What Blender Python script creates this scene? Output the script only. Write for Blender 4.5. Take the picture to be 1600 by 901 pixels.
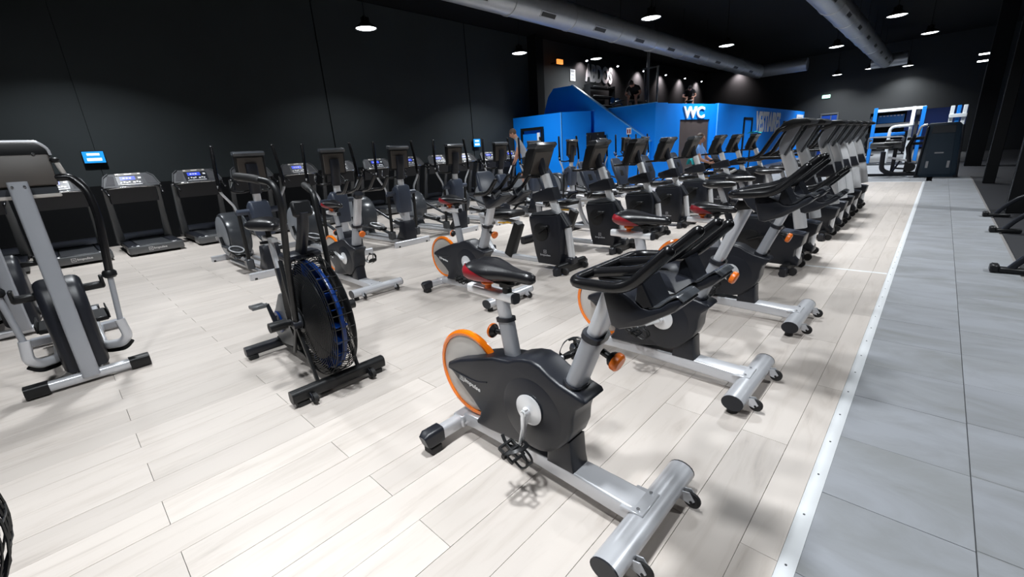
import bpy, bmesh, math, random
from mathutils import Vector, Matrix, Quaternion
PI = math.pi
R = math.radians
for o in list(bpy.data.objects): bpy.data.objects.remove(o)
C = bpy.context.scene.collection
S = bpy.context.scene
random.seed(7)

# ------------------------------------------------------------------ camera
cam_d = bpy.data.cameras.new('camera'); cam = bpy.data.objects.new('camera', cam_d); C.objects.link(cam)
YAW, PIT, ROL, FPX = R(44.3225), R(17.233), R(-3.798), 675.35
fw = Vector((-math.sin(YAW)*math.cos(PIT), math.cos(YAW)*math.cos(PIT), -math.sin(PIT)))
rt = Vector((math.cos(YAW), math.sin(YAW), 0)); up = rt.cross(fw)
r_ = rt*math.cos(ROL) + up*math.sin(ROL); u_ = -rt*math.sin(ROL) + up*math.cos(ROL)
CAM = Vector((0, 0, 1.5))
mw = Matrix((r_, u_, -fw)).transposed().to_4x4(); mw.translation = CAM
cam.matrix_world = mw
cam_d.sensor_width = 36; cam_d.lens = FPX/1600*36; cam_d.clip_start = 0.03; cam_d.clip_end = 200
S.camera = cam

# ------------------------------------------------------------------ world, exposure
w = bpy.data.worlds.new('world'); S.world = w; w.use_nodes = True
w.node_tree.nodes['Background'].inputs[0].default_value = (0.55, 0.75, 1.0, 1)
w.node_tree.nodes['Background'].inputs[1].default_value = 0.002
S.view_settings.view_transform = 'Standard'; S.view_settings.look = 'None'
S.view_settings.exposure = 0.0; S.view_settings.gamma = 1.0; S.view_settings.use_curve_mapping = False
LAMP_W = 75.0          # one high-bay lamp
LAMP_DIM = {8: 0.35, 9: 0.3, 10: 0.35, 11: 0.9, 13: 0.52, 16: 0.42, 17: 0.32, 18: 0.68, 19: 0.7}     # lamps near the camera are dimmed
LAMP_COL = (0.93, 0.97, 1.0)
LAMP_Z = 4.9
LAMPS = [(-11.55, 6.96), (-11.45, 12.9), (-6.51, 13.0), (-6.51, 19.2), (-12.55, 19.6), (-3.8, 24.2), (-1.64, 19.95), (-0.96, 24.8),
         (-3.64, 34.7), (-2.07, 36.0), (-5.34, 35.6), (-11.55, 0.9), (-6.5, 7.0), (-6.5, 0.9), (-1.6, 13.8), (-1.6, 7.6), (-1.55, 1.0),
         (-1.25, -0.7), (3.2, 4.5), (3.2, 10.5)]

# ------------------------------------------------------------------ materials
def mat(name, col, rough=0.5, metal=0.0, var=0.08, vs=6.0, bump=0.0, bs=60.0, emit=None, es=0.0, coat=0.0, spec=0.5):
    m = bpy.data.materials.new(name); m.use_nodes = True
    nt = m.node_tree; b = nt.nodes['Principled BSDF']
    tc = nt.nodes.new('ShaderNodeTexCoord'); n = nt.nodes.new('ShaderNodeTexNoise')
    n.inputs['Scale'].default_value = vs; n.inputs['Detail'].default_value = 3
    nt.links.new(tc.outputs['Object'], n.inputs['Vector'])
    rmp = nt.nodes.new('ShaderNodeMix'); rmp.data_type = 'RGBA'
    rmp.inputs[6].default_value = (*[c*(1-var) for c in col], 1); rmp.inputs[7].default_value = (*[min(1, c*(1+var)) for c in col], 1)
    nt.links.new(n.outputs['Fac'], rmp.inputs[0]); nt.links.new(rmp.outputs[2], b.inputs['Base Color'])
    b.inputs['Roughness'].default_value = rough; b.inputs['Metallic'].default_value = metal
    b.inputs['Specular IOR Level'].default_value = spec
    if coat: b.inputs['Coat Weight'].default_value = coat; b.inputs['Coat Roughness'].default_value = 0.12
    if bump:
        n2 = nt.nodes.new('ShaderNodeTexNoise'); n2.inputs['Scale'].default_value = bs
        nt.links.new(tc.outputs['Object'], n2.inputs['Vector'])
        bp = nt.nodes.new('ShaderNodeBump'); bp.inputs['Strength'].default_value = bump; bp.inputs['Distance'].default_value = 0.004
        nt.links.new(n2.outputs['Fac'], bp.inputs['Height']); nt.links.new(bp.outputs['Normal'], b.inputs['Normal'])
    if emit: b.inputs['Emission Color'].default_value = (*emit, 1); b.inputs['Emission Strength'].default_value = es
    return m

M = dict(
 silver=mat('silver paint', (0.60, 0.61, 0.64), 0.30, 0.35), bright=mat('bright aluminium', (0.82, 0.83, 0.85), 0.26, 0.35),
 grey=mat('grey post paint', (0.36, 0.375, 0.41), 0.36, 0.25), char=mat('charcoal plastic', (0.013, 0.0145, 0.020), 0.36, 0, bump=0.06, bs=300, spec=0.4),
 slate=mat('slate plastic', (0.040, 0.050, 0.075), 0.38, 0, bump=0.1, bs=300), black=mat('black plastic', (0.006, 0.0065, 0.0075), 0.42, spec=0.4),
 gloss=mat('glossy black foam', (0.008, 0.008, 0.009), 0.24, spec=0.4), rubber=mat('black rubber', (0.011, 0.011, 0.012), 0.65, bump=0.2),
 orange=mat('glossy orange rim', (0.90, 0.20, 0.006), 0.16, coat=0.6), knob=mat('orange knob', (0.80, 0.17, 0.012), 0.35), yellow=mat('yellow lever', (0.70, 0.38, 0.03), 0.4),
 cover=mat('pale flywheel cover', (0.52, 0.49, 0.46), 0.28, 0.1), red=mat('dark red vinyl', (0.26, 0.008, 0.016), 0.38),
 seat=mat('black saddle vinyl', (0.012, 0.012, 0.014), 0.28, bump=0.15, bs=200), tan=mat('brown grey back plate', (0.072, 0.062, 0.055), 0.5), tray=mat('matt grey tray', (0.07, 0.07, 0.075), 0.9, spec=0.08), cons=mat('console grey', (0.055, 0.057, 0.062), 0.6, spec=0.3),
 white=mat('white print', (0.80, 0.80, 0.80), 0.5, var=0.02), greyp=mat('grey print', (0.40, 0.40, 0.42), 0.5, var=0.02),
 drum=mat('dark drum shell', (0.055, 0.06, 0.068), 0.25, 0.1), disc=mat('grey drum disc', (0.30, 0.32, 0.35), 0.3, 0.2),
 mill=mat('treadmill grey', (0.13, 0.135, 0.14), 0.35, 0.2), belt=mat('belt', (0.020, 0.022, 0.026), 0.55, bump=0.3, bs=200),
 screen=mat('lit blue display', (0.02, 0.03, 0.2), 0.3, emit=(0.05, 0.11, 0.9), es=0.8), key=mat('white keys', (0.75, 0.75, 0.78), 0.4),
 tv=mat('lit information screen', (0.02, 0.2, 0.5), 0.3, emit=(0.01, 0.30, 0.85), es=0.9), tvw=mat('lit white text', (0.8, 0.8, 0.8), 0.3, emit=(0.75, 0.9, 1), es=0.9),
 wall=mat('black painted wall', (0.0185, 0.0245, 0.027), 0.8, var=0.3, vs=0.6, bump=0.15, bs=30), dark=mat('black ceiling', (0.0045, 0.005, 0.006), 0.85, spec=0.2),
 backw=mat('dark grey wall', (0.030, 0.032, 0.033), 0.8, var=0.15, vs=0.5), blue=mat('blue painted wall', (0.0005, 0.245, 0.93), 0.6, spec=0.25, var=0.06, vs=0.8),
 bluee=mat('pale blue edge', (0.12, 0.42, 0.85), 0.4), navy=mat('navy painted parapet', (0.002, 0.042, 0.28), 0.5, var=0.1, vs=0.8),
 brown=mat('brown door', (0.075, 0.058, 0.056), 0.55, var=0.12), letter=mat('white letters', (0.85, 0.86, 0.90), 0.5, var=0.03), pale=mat('grey letters', (0.70, 0.69, 0.70), 0.6, var=0.05),
 duct=mat('spiral duct', (0.42, 0.44, 0.47), 0.34, 0.55), trim=mat('white floor trim', (0.70, 0.72, 0.74), 0.5, var=0.04), joint=mat('dark joint', (0.20, 0.19, 0.185), 0.8),
 mat_=mat('dark rubber floor', (0.012, 0.0125, 0.016), 0.6, var=0.2, vs=40), lamp=mat('lamp diffuser', (0.9, 0.9, 0.9), 0.4, emit=(0.93, 0.97, 1.0), es=9.0),
 spot=mat('spot lens', (0.9, 0.9, 0.9), 0.4, emit=(0.85, 0.9, 1.0), es=14.0), exitg=mat('exit sign', (0.7, 0.9, 0.8), 0.4, emit=(0.45, 1, 0.75), es=1.6),
 exito=mat('orange sign', (0.8, 0.3, 0.1), 0.4, emit=(1, 0.33, 0.06), es=1.3), chrome=mat('chrome', (0.75, 0.76, 0.78), 0.12, 0.9),
 fanblue=mat('blue fan ring', (0.001, 0.022, 0.13), 0.3), alum=mat('frame white', (0.78, 0.82, 0.84), 0.4), rblue=mat('rack blue', (0.01, 0.22, 0.75), 0.4),
 skin=mat('skin', (0.52, 0.27, 0.19), 0.55, var=0.05), shirt=mat('grey shirt', (0.34, 0.35, 0.38), 0.8, bump=0.3, bs=40), short=mat('black cloth', (0.010, 0.010, 0.012), 0.8),
 bshirt=mat('light blue shirt', (0.16, 0.36, 0.78), 0.8, bump=0.3, bs=40), hair=mat('brown hair', (0.10, 0.06, 0.04), 0.6), dhair=mat('black hair', (0.012, 0.010, 0.010), 0.6),
 shoe=mat('yellow green shoe', (0.45, 0.42, 0.08), 0.6), wshoe=mat('white shoe', (0.55, 0.55, 0.55), 0.6), teal=mat('turquoise towel', (0.01, 0.42, 0.46), 0.85, bump=0.4, bs=50),
 tower=mat('blue grey shroud', (0.018, 0.036, 0.058), 0.35), eye=mat('eye', (0.03, 0.02, 0.02), 0.3), lip=mat('lip', (0.35, 0.12, 0.1), 0.5),
 glass=None)

def floor_mat(name, base, kind):
    m = bpy.data.materials.new(name); m.use_nodes = True; nt = m.node_tree; b = nt.nodes['Principled BSDF']; L = nt.links.new
    g = nt.nodes.new('ShaderNodeNewGeometry')
    def nd(t, **k):
        n = nt.nodes.new(t)
        for a, v in k.items(): setattr(n, a, v)
        return n
    def math_(op, a, bb=None):
        n = nd('ShaderNodeMath', operation=op)
        if hasattr(a, 'links'): L(a, n.inputs[0])
        else: n.inputs[0].default_value = a
        if bb is not None:
            if hasattr(bb, 'links'): L(bb, n.inputs[1])
            else: n.inputs[1].default_value = bb
        return n.outputs[0]
    sp = nd('ShaderNodeSeparateXYZ'); L(g.outputs['Position'], sp.inputs[0])
    if kind == 'plank':
        row = math_('FLOOR', math_('DIVIDE', math_('ADD', sp.outputs[0], 0.106), PW))
        off = math_('MULTIPLY', math_('MODULO', math_('ABSOLUTE', row), 2.0), 0.75)
        col = math_('FLOOR', math_('DIVIDE', math_('ADD', math_('SUBTRACT', sp.outputs[1], 0.756), off), 1.5))
    else:
        row = math_('FLOOR', math_('DIVIDE', math_('ADD', sp.outputs[0], 0.1365), 0.4715))
        col = math_('FLOOR', math_('DIVIDE', sp.outputs[1], 0.5))
    cb = nd('ShaderNodeCombineXYZ'); L(row, cb.inputs[0]); L(col, cb.inputs[1])
    wn = nd('ShaderNodeTexWhiteNoise', noise_dimensions='3D'); L(cb.outputs[0], wn.inputs[0])
    # grain stretched along the plank, shifted per plank
    mp = nd('ShaderNodeVectorMath', operation='MULTIPLY'); L(g.outputs['Position'], mp.inputs[0])
    mp.inputs[1].default_value = (9.0, 1.1, 1.0) if kind == 'plank' else (1.2, 2.4, 1.0)
    ad = nd('ShaderNodeVectorMath', operation='ADD'); L(mp.outputs[0], ad.inputs[0])
    sc = nd('ShaderNodeVectorMath', operation='SCALE'); L(wn.outputs['Color'], sc.inputs[0]); sc.inputs['Scale'].default_value = 30
    L(sc.outputs[0], ad.inputs[1])
    n1 = nd('ShaderNodeTexNoise'); L(ad.outputs[0], n1.inputs['Vector']); n1.inputs['Scale'].default_value = 1.6; n1.inputs['Detail'].default_value = 6; n1.inputs['Roughness'].default_value = 0.62; n1.inputs['Distortion'].default_value = 0.6
    n2 = nd('ShaderNodeTexNoise'); L(ad.outputs[0], n2.inputs['Vector']); n2.inputs['Scale'].default_value = 0.5; n2.inputs['Detail'].default_value = 2
    cr = nd('ShaderNodeValToRGB'); L(n1.outputs['Fac'], cr.inputs[0])
    e = cr.color_ramp.elements
    if kind == 'plank':
        e[0].position = 0.22; e[0].color = (0.42, 0.375, 0.345, 1); e[1].position = 0.50; e[1].color = (*base, 1)
        k = e.new(0.36); k.color = (base[0]*0.92, base[1]*0.91, base[2]*0.90, 1)
    else:
        e[0].position = 0.2; e[0].color = (base[0]*0.72, base[1]*0.71, base[2]*0.64, 1); e[1].position = 0.62; e[1].color = (*[c*1.08 for c in base], 1)
    v = math_('ADD', math_('MULTIPLY', wn.outputs['Value'], 0.13 if kind == 'plank' else 0.05), 0.87 if kind == 'plank' else 0.95)
    v = math_('ADD', v, math_('MULTIPLY', math_('SUBTRACT', n2.outputs['Fac'], 0.5), 0.22))
    hs = nd('ShaderNodeHueSaturation'); L(cr.outputs[0], hs.inputs['Color']); L(v, hs.inputs['Value'])
    L(hs.outputs[0], b.inputs['Base Color']); b.inputs['Roughness'].default_value = 0.42 if kind == 'plank' else 0.5
    b.inputs['Specular IOR Level'].default_value = 0.35
    bp = nd('ShaderNodeBump'); bp.inputs['Strength'].default_value = 0.06; bp.inputs['Distance'].default_value = 0.002
    L(n1.outputs['Fac'], bp.inputs['Height']); L(bp.outputs[0], b.inputs['Normal'])
    return m
PW = 0.2155
M['plank'] = floor_mat('pale oak planks', (0.60, 0.545, 0.50), 'plank')
M['tile'] = floor_mat('grey stone tile', (0.275, 0.287, 0.312), 'tile')

# ------------------------------------------------------------------ mesh helpers
def rrect(wd, h, r=0.3, n=3):
    r = r*min(wd, h)/1.0; out = []
    for cx, cy, a in ((wd/2-r, h/2-r, 0), (-wd/2+r, h/2-r, 90), (-wd/2+r, -h/2+r, 180), (wd/2-r, -h/2+r, 270)):
        for k in range(n+1):
            t = R(a+90*k/n); out.append((cx+r*math.cos(t), cy+r*math.sin(t)))
    return out
def circ(r, n=10, r2=None):
    return [(r*math.cos(2*PI*k/n), (r2 or r)*math.sin(2*PI*k/n)) for k in range(n)]
def smooth(pts, k=4, closed=False):
    P = [Vector(p) for p in pts]; out = []; n = len(P)
    rng = range(n) if closed else range(n-1)
    for i in rng:
        p0 = P[(i-1) % n] if closed or i > 0 else P[0]; p1 = P[i]; p2 = P[(i+1) % n]
        p3 = P[(i+2) % n] if closed or i+2 < n else P[-1]
        for j in range(k):
            t = j/k
            out.append(0.5*((2*p1)+(p2-p0)*t+(2*p0-5*p1+4*p2-p3)*t*t+(3*p1-p0-3*p2+p3)*t**3))
    if not closed: out.append(P[-1])
    return out
def rounded(pts, rad=0.03, k=4):
    """polyline with its corners rounded off"""
    P = [Vector(p) for p in pts]; out = [P[0]]
    for i in range(1, len(P)-1):
        a, b, c = P[i-1], P[i], P[i+1]
        d1 = (a-b); d2 = (c-b); r = min(rad, d1.length*0.45, d2.length*0.45)
        s, e = b+d1.normalized()*r, b+d2.normalized()*r
        for j in range(k+1):
            t = j/k; out.append((1-t)**2*s+2*t*(1-t)*b+t*t*e)
    out.append(P[-1]); return out

class MB:
    def __init__(s): s.V = []; s.F = []
    def add(s, V, F, X=None):
        o = len(s.V); s.V += [tuple(X @ Vector(v)) if X else tuple(v) for v in V]; s.F += [[i+o for i in f] for f in F]; return s
    def _bm(s, bm, X=None):
        bm.verts.index_update(); s.add([v.co.copy() for v in bm.verts], [[v.index for v in f.verts] for f in bm.faces], X); bm.free(); return s
    def box(s, c, d, rot=None, bev=0.0, seg=1):
        bm = bmesh.new(); bmesh.ops.create_cube(bm, size=1.0)
        bmesh.ops.scale(bm, vec=Vector(d), verts=bm.verts)
        if bev: bmesh.ops.bevel(bm, geom=bm.edges[:], offset=bev, segments=seg, affect='EDGES', profile=0.5)
        X = Matrix.Translation(Vector(c))
        if rot: X = X @ (Matrix.Rotation(rot[2], 4, 'Z') @ Matrix.Rotation(rot[1], 4, 'Y') @ Matrix.Rotation(rot[0], 4, 'X'))
        return s._bm(bm, X)
    def prism(s, poly, a, b, bev=0.0, seg=2, axis='y', X=None):
        """polygon given as (x,z) extruded along y from a to b (axis 'y'), (y,z) along x, or (x,y) along z"""
        bm = bmesh.new()
        f3 = {'y': lambda p, t: (p[0], t, p[1]), 'x': lambda p, t: (t, p[0], p[1]), 'z': lambda p, t: (p[0], p[1], t)}[axis]
        v0 = [bm.verts.new(f3(p, a)) for p in poly]; v1 = [bm.verts.new(f3(p, b)) for p in poly]; n = len(poly)
        f0 = bm.faces.new(v0); f1 = bm.faces.new(v1[::-1])
        for i in range(n): bm.faces.new((v0[i], v1[i], v1[(i+1) % n], v0[(i+1) % n]))
        bmesh.ops.recalc_face_normals(bm, faces=bm.faces)
        if bev:
            ed = list(set(f0.edges) | set(f1.edges))
            bmesh.ops.bevel(bm, geom=ed, offset=bev, segments=seg, affect='EDGES', profile=0.5, clamp_overlap=True)
        return s._bm(bm, X)
    def sweep(s, pts, secs, closed=False, upv=(0, 0, 1), cap=True):
        P = [Vector(p) for p in pts]; n = len(P)
        if not isinstance(secs[0][0], (tuple, list, Vector)): secs = [secs]*n
        U = Vector(upv); V = []; m = len(secs[0]); lastN = None
        for i in range(n):
            if closed: t = P[(i+1) % n]-P[i-1]
            else: t = P[min(i+1, n-1)]-P[max(i-1, 0)]
            t.normalize()
            a = U.cross(t)
            if a.length < 0.05: a = (lastN.copy() if lastN else Vector((1, 0, 0)).cross(t))
            a = (a - t*a.dot(t)).normalized()
            if lastN and a.dot(lastN) < 0: a = -a
            lastN = a; b = t.cross(a)
            for x, y in secs[i]: V.append(P[i]+a*x+b*y)
        F = []
        for i in range(n if closed else n-1):
            j = (i+1) % n
            for k in range(m): l = (k+1) % m; F.append([i*m+k, i*m+l, j*m+l, j*m+k])
        if cap and not closed: F.append(list(range(m))[::-1]); F.append([(n-1)*m+k for k in range(m)])
        return s.add(V, F)
    def tube(s, pts, r, n=8, closed=False, dome=False, upv=(0.13, 0.21, 0.97)):
        P = [Vector(p) for p in pts]; rs = list(r) if isinstance(r, (list, tuple)) else [r]*len(P)
        if dome and not closed:
            d0 = (P[0]-P[1]).normalized(); d1 = (P[-1]-P[-2]).normalized(); a, b = rs[0], rs[-1]
            P = [P[0]+d0*a*0.9, P[0]+d0*a*0.6]+P+[P[-1]+d1*b*0.6, P[-1]+d1*b*0.9]
            rs = [a*0.35, a*0.8]+rs+[b*0.8, b*0.35]
        return s.sweep(P, [circ(q, n) for q in rs], closed, upv)
    def cyl(s, p0, p1, r, r1=None, n=16):
        return s.tube([p0, p1], [r, r if r1 is None else r1], n)
    def lathe(s, prof, c, axis='y', n=24, closed=False):
        V = []; F = []; m = len(prof)
        for k in range(n):
            t = 2*PI*k/n; ca, sa = math.cos(t), math.sin(t)
            for r, h in prof:
                v = {'y': (r*ca, h, r*sa), 'z': (r*ca, r*sa, h), 'x': (h, r*ca, r*sa)}[axis]
                V.append((v[0]+c[0], v[1]+c[1], v[2]+c[2]))
        for k in range(n):
            l = (k+1) % n
            for i in range(m if closed else m-1): j = (i+1) % m; F.append([k*m+i, k*m+j, l*m+j, l*m+i])
        return s.add(V, F)
    def ell(s, c, d, n=12, m=8, X=None):
        V = []; F = []
        for i in range(m+1):
            a = PI*i/m-PI/2
            for k in range(n):
                t = 2*PI*k/n; V.append((c[0]+d[0]*math.cos(a)*math.cos(t), c[1]+d[1]*math.cos(a)*math.sin(t), c[2]+d[2]*math.sin(a)))
        for i in range(m):
            for k in range(n): l = (k+1) % n; F.append([i*n+k, i*n+l, (i+1)*n+l, (i+1)*n+k])
        return s.add(V, F, X)
    def mesh(s, name, m, ang=38):
        me = bpy.data.meshes.new(name); me.from_pydata(s.V, [], s.F)
        bm = bmesh.new(); bm.from_mesh(me); bmesh.ops.remove_doubles(bm, verts=bm.verts, dist=1e-5)
        bmesh.ops.dissolve_degenerate(bm, dist=1e-5, edges=bm.edges[:])
        bmesh.ops.recalc_face_normals(bm, faces=bm.faces); bm.to_mesh(me); bm.free()
        me.materials.append(M[m] if isinstance(m, str) else m)
        me.shade_smooth(); me.set_sharp_from_angle(angle=R(ang)); return me
    def build(s, name, m, parent=None, ang=38, label=None):
        return put(name, s.mesh(name, m, ang), parent, label)
def put(name, me, parent=None, label=None, loc=None):
    o = bpy.data.objects.new(name, me); C.objects.link(o)
    if parent: o.parent = parent
    if label: o['label'] = label
    if loc: o.location = loc
    return o
def tag(o, label, cat, group=None, kind=None):
    if label: o['label'] = label
    if cat: o['category'] = cat
    if group: o['group'] = group
    if kind: o['kind'] = kind
    return o
def thing(name, label, cat, loc=(0, 0, 0), rotz=0.0, group=None):
    o = bpy.data.objects.new(name, None); C.objects.link(o); o.location = loc; o.rotation_euler = (0, 0, rotz); o.empty_display_size = 0.1
    return tag(o, label, cat, group)
def struct(name, mb, m, label=None, ang=38):
    o = mb.build(name, m, ang=ang); o['kind'] = 'structure'
    if label: o['label'] = label
    return o
def copy_tree(o, parent=None):
    c = o.copy(); C.objects.link(c)
    if parent: c.parent = parent
    for ch in list(o.children): copy_tree(ch, c)
    return c
_txt = {}
def text_mesh(body, m, size=1.0, xs=1.0, ext=0.01, bold=0.0):
    """flat lettering in the xy plane, its left bottom corner at the origin"""
    key = (body, m, size, xs, ext, bold)
    if key in _txt: return _txt[key]
    cu = bpy.data.curves.new('t', 'FONT'); cu.body = body; cu.size = size; cu.extrude = ext; cu.offset = bold; cu.resolution_u = 3
    o = bpy.data.objects.new('t', cu); C.objects.link(o)
    me = bpy.data.meshes.new_from_object(o.evaluated_get(bpy.context.evaluated_depsgraph_get()))
    bpy.data.objects.remove(o); bpy.data.curves.remove(cu)
    xsv = [v.co.x for v in me.vertices]; ysv = [v.co.y for v in me.vertices]; x0, y0 = min(xsv), min(ysv)
    for v in me.vertices: v.co.x = (v.co.x-x0)*xs; v.co.y -= y0
    me.materials.clear(); me.materials.append(M[m]); _txt[key] = me; return me
def text_fit(body, m, wd, h, ext=0.01, bold=0.0):
    me = text_mesh(body, m, 1.0, 1.0, 0.001, bold).copy()
    W = max(v.co.x for v in me.vertices); H = max(v.co.y for v in me.vertices)
    for v in me.vertices: v.co.x *= wd/W; v.co.y *= h/H; v.co.z *= ext/0.001
    return me
# frames for lettering: +X of the text along ex, up along ez
def frame(ex, ey, loc):
    ex = Vector(ex).normalized(); ey = Vector(ey).normalized(); X = Matrix((ex, ey, ex.cross(ey))).transposed().to_4x4(); X.translation = Vector(loc); return X
# ================================================================== setting
fl = MB().box((-2.5, 20.5, -0.0615), (23.4, 48, 0.098)); floor = struct('floor', fl, 'joint', 'floor of pale oak planks, grey tiles and dark rubber')
# planks: rows run along the aisle, butt joints half a plank apart
full_plank = MB().box((0, 0, -0.006), (PW-0.0016, 1.498, 0.012), bev=0.0008).mesh('plank', 'plank')
cells = []
for i in range(0, 65):
    xr = -0.106-PW*i; xl = xr-PW
    y0 = 0.756 if i % 2 else 0.006
    for k in range(-3, 12):
        a, b = y0+1.5*k, y0+1.5*k+1.5
        a2, b2 = max(a, -2.6), min(b, 17.28); x2 = min(xr, -0.192)
        if b2-a2 < 0.05 or x2-xl < 0.01: continue
        c = Vector(((xl+x2)/2, (a2+b2)/2, 0)); d = c-CAM; z = d.dot(fw)
        vis = z > 0.15 and abs(d.dot(r_))/z < 1.32 and abs(d.dot(u_))/z < 0.85
        cells.append((0 if vis else 1, d.length, c, xl, x2, a2, b2))
cells.sort(key=lambda t: (t[0], t[1]))
rest = MB()
for n, (v, dl, c, xl, x2, a2, b2) in enumerate(cells):
    if n < 300:
        if abs(b2-a2-1.5) < 1e-4 and abs(x2-xl-PW) < 1e-4: put('plank', full_plank, floor, loc=(c.x, c.y, 0))
        else: MB().box((c.x, c.y, -0.006), (x2-xl-0.0016, b2-a2-0.002, 0.012), bev=0.0008).build('plank', 'plank', floor)
    else: rest.box((c.x, c.y, -0.006), (x2-xl-0.0016, b2-a2-0.002, 0.012))
o = rest.build('distant_planks', 'plank', floor); o['kind'] = 'stuff'
# tiles of the walkway: two columns
tl = [MB().box((0, 0, -0.006), (wd-0.0015, 0.4975, 0.012), bev=0.001).mesh('tile', 'tile') for wd in (0.47, 0.47)]
for j, (x, m) in enumerate(((0.1, tl[0]), (0.5715, tl[1]))):
    for k in range(-3, 35):
        put('tile', m, floor, loc=(x, 0.25+0.5*k+0.01*j, random.uniform(-0.001, 0)))
ft = MB()
for i in range(28):
    for k in range(55):
        x = -13.75+0.5*i; y = 17.6+0.5*k
        if x > -0.15: continue
        ft.box((x, y, -0.006), (0.496, 0.496, 0.012))
for i in range(2):
    for k in range(3): ft.box((0.1+0.4715*i, 17.75+0.5*k, -0.006), (0.47, 0.496, 0.012))
o = ft.build('distant_tiles', 'tile', floor); o['kind'] = 'stuff'
MB().box((4.98, 20.5, -0.008), (8.28, 47.9, 0.014)).build('rubber_flooring', 'mat_', floor, label='dark grey rubber flooring')
MB().box((0.35, 31.5, -0.008), (0.98, 25, 0.014)).build('rubber_flooring', 'mat_', floor)
tr = MB()
tr.prism([(-0.192, 0), (-0.184, 0.006), (-0.172, 0.009), (-0.158, 0.009), (-0.147, 0.006), (-0.1345, 0)], -2.6, 17.33)
t1 = struct('trim_1', tr, 'trim', 'white floor trim between planks and grey walkway')
scr = MB().cyl((0, 0, 0.007), (0, 0, 0.0105), 0.0045, n=8).mesh('screw', 'drum')
for k in range(24): put('screw', scr, t1, loc=(-0.165, 0.9+0.3*k, 0))
struct('trim_2', MB().prism([(6.032, 0), (6.038, 0.004), (6.058, 0.004), (6.064, 0)], -1.35, -0.194, axis='x'), 'trim', 'thin white strip crossing the planks by the bikes')
struct('trim_3', MB().prism([(17.285, 0), (17.295, 0.005), (17.325, 0.005), (17.335, 0)], -13.9, -0.194, axis='x'), 'trim', 'white strip at the far end of the planks')
struct('ceiling', MB().box((-2.5, 20.5, 6.5), (23.4, 48, 0.2)), 'dark', 'black ceiling')

# left wall, of panels with dark joints
wl = struct('wall_left', MB().box((-14.12, 20.5, 3.2), (0.2, 48, 6.4)), 'dark', 'black left wall behind the treadmills')
seams = [-3, 1.05, 6.72, 12.63, 16.45, 37]
for a, b in zip(seams, seams[1:]):
    g0, g1 = (0.003 if a == 1.05 else 0.018), (0.003 if b == 1.05 else 0.018)
    MB().box((-14.005, (a+g0+b-g1)/2, 3.2), (0.03, b-a-g0-g1, 6.36), bev=0.003).build('panel', 'wall', wl)
struct('wall_right', MB().box((9.1, 20.5, 3.2), (0.2, 48, 6.4)), 'dark', 'black right wall')
struct('wall_front', MB().box((-2.5, -3.1, 3.2), (23.4, 0.2, 6.4)), 'dark')
# back wall with the wide opening to the next room
wb = MB().box((-8.75, 37.1, 3.2), (10.5, 0.2, 6.4)).box((-1.32, 37.1, 4.45), (4.36, 0.2, 3.9)).box((4.95, 37.1, 3.2), (8.18, 0.2, 6.4))
struct('wall_back', wb, 'backw', 'dark grey back wall with a wide opening')
struct('wall_back_room', MB().box((-1.3, 44.4, 1.6), (8, 0.2, 3.2)).box((-5.3, 40.8, 1.6), (0.2, 7.2, 3.2)).box((2.7, 40.8, 1.6), (0.2, 7.2, 3.2)), 'dark', 'dark walls of the room behind the opening')
MB().box((0.2, 44.27, 1.6), (4.6, 0.05, 3.0)).build('panel', 'navy', bpy.data.objects['wall_back_room'])
struct('ceiling_back_room', MB().box((-1.3, 40.8, 3.25), (8.2, 7.4, 0.1)), 'white', 'white ceiling of the room behind the opening')
struct('trim_8', MB().box((-13.975, 6.7, 0.7), (0.03, 19.4, 1.4), bev=0.004), 'dark', 'black lower wall panel behind the treadmills')
# pilaster where the mezzanine starts
struct('wall_pilaster', MB().box((-13.75, 16.55, 3.2), (0.5, 0.5, 6.4)), 'dark', 'black pilaster beside the stairs')
struct('wall_mezzanine', MB().box((-13.94, 27, 4.65), (0.05, 20.6, 3.5)), 'backw', 'dark wall of the mezzanine with the white letters')

# ------------------------------------------------------------------ blue changing room block with stairs and mezzanine
def wallq(mb, a, b, z0, z1, t=0.14):
    a = Vector((*a, 0)); b = Vector((*b, 0)); d = (b-a).normalized(); nrm = Vector((d.y, -d.x, 0))      # outer side to the right of a->b
    p = [a, b, b-nrm*t, a-nrm*t]
    return mb.prism([(q.x, q.y) for q in p], z0, z1, axis='z')
bx = MB().prism([(-13.94, 15.05), (-11.5, 15.3), (-10.75, 16.38), (-13.94, 16.38)], 0, 3.0, axis='z')
struct('wall_blue_box', bx, 'blue', 'blue low box under the stairs, beside the left wall')
st = MB().prism([(-13.3, 3.02), (-13.0, 3.8), (-12.69, 4.11), (-11.7, 4.10), (-8.12, 1.62), (-8.12, 0), (-10.6, 0), (-10.6, 3.02)], 16.40, 16.54)
struct('wall_stair', st, 'blue', 'blue sloping stair parapet')
e = MB(); e.prism([(-11.72, 4.10), (-11.69, 4.13), (-8.10, 1.645), (-8.12, 1.62)], 16.385, 16.555)
struct('trim_4', e, 'bluee', 'pale edge on the sloping stair parapet')
uw = MB(); uw.box((-9.6, 16.63, 1.5), (3.2, 0.14, 3.0)); struct('wall_mezzanine_front', uw, 'blue', 'blue wall under the mezzanine')
e = MB().box((-9.6, 16.63, 3.01), (3.2, 0.16, 0.025)); struct('trim_5', e, 'bluee', 'pale cap along the mezzanine wall')
wc = MB(); wallq(wc, (-8.0, 16.56), (-7.84, 17.25), 0, 3.0, 0.2)
wallq(wc, (-7.90, 17.25), (-7.70, 18.1), 0, 2.98); wallq(wc, (-7.70, 18.1), (-7.28, 20.1), 2.38, 2.98); wallq(wc, (-7.28, 20.1), (-7.15, 20.5), 0, 2.98)
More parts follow.
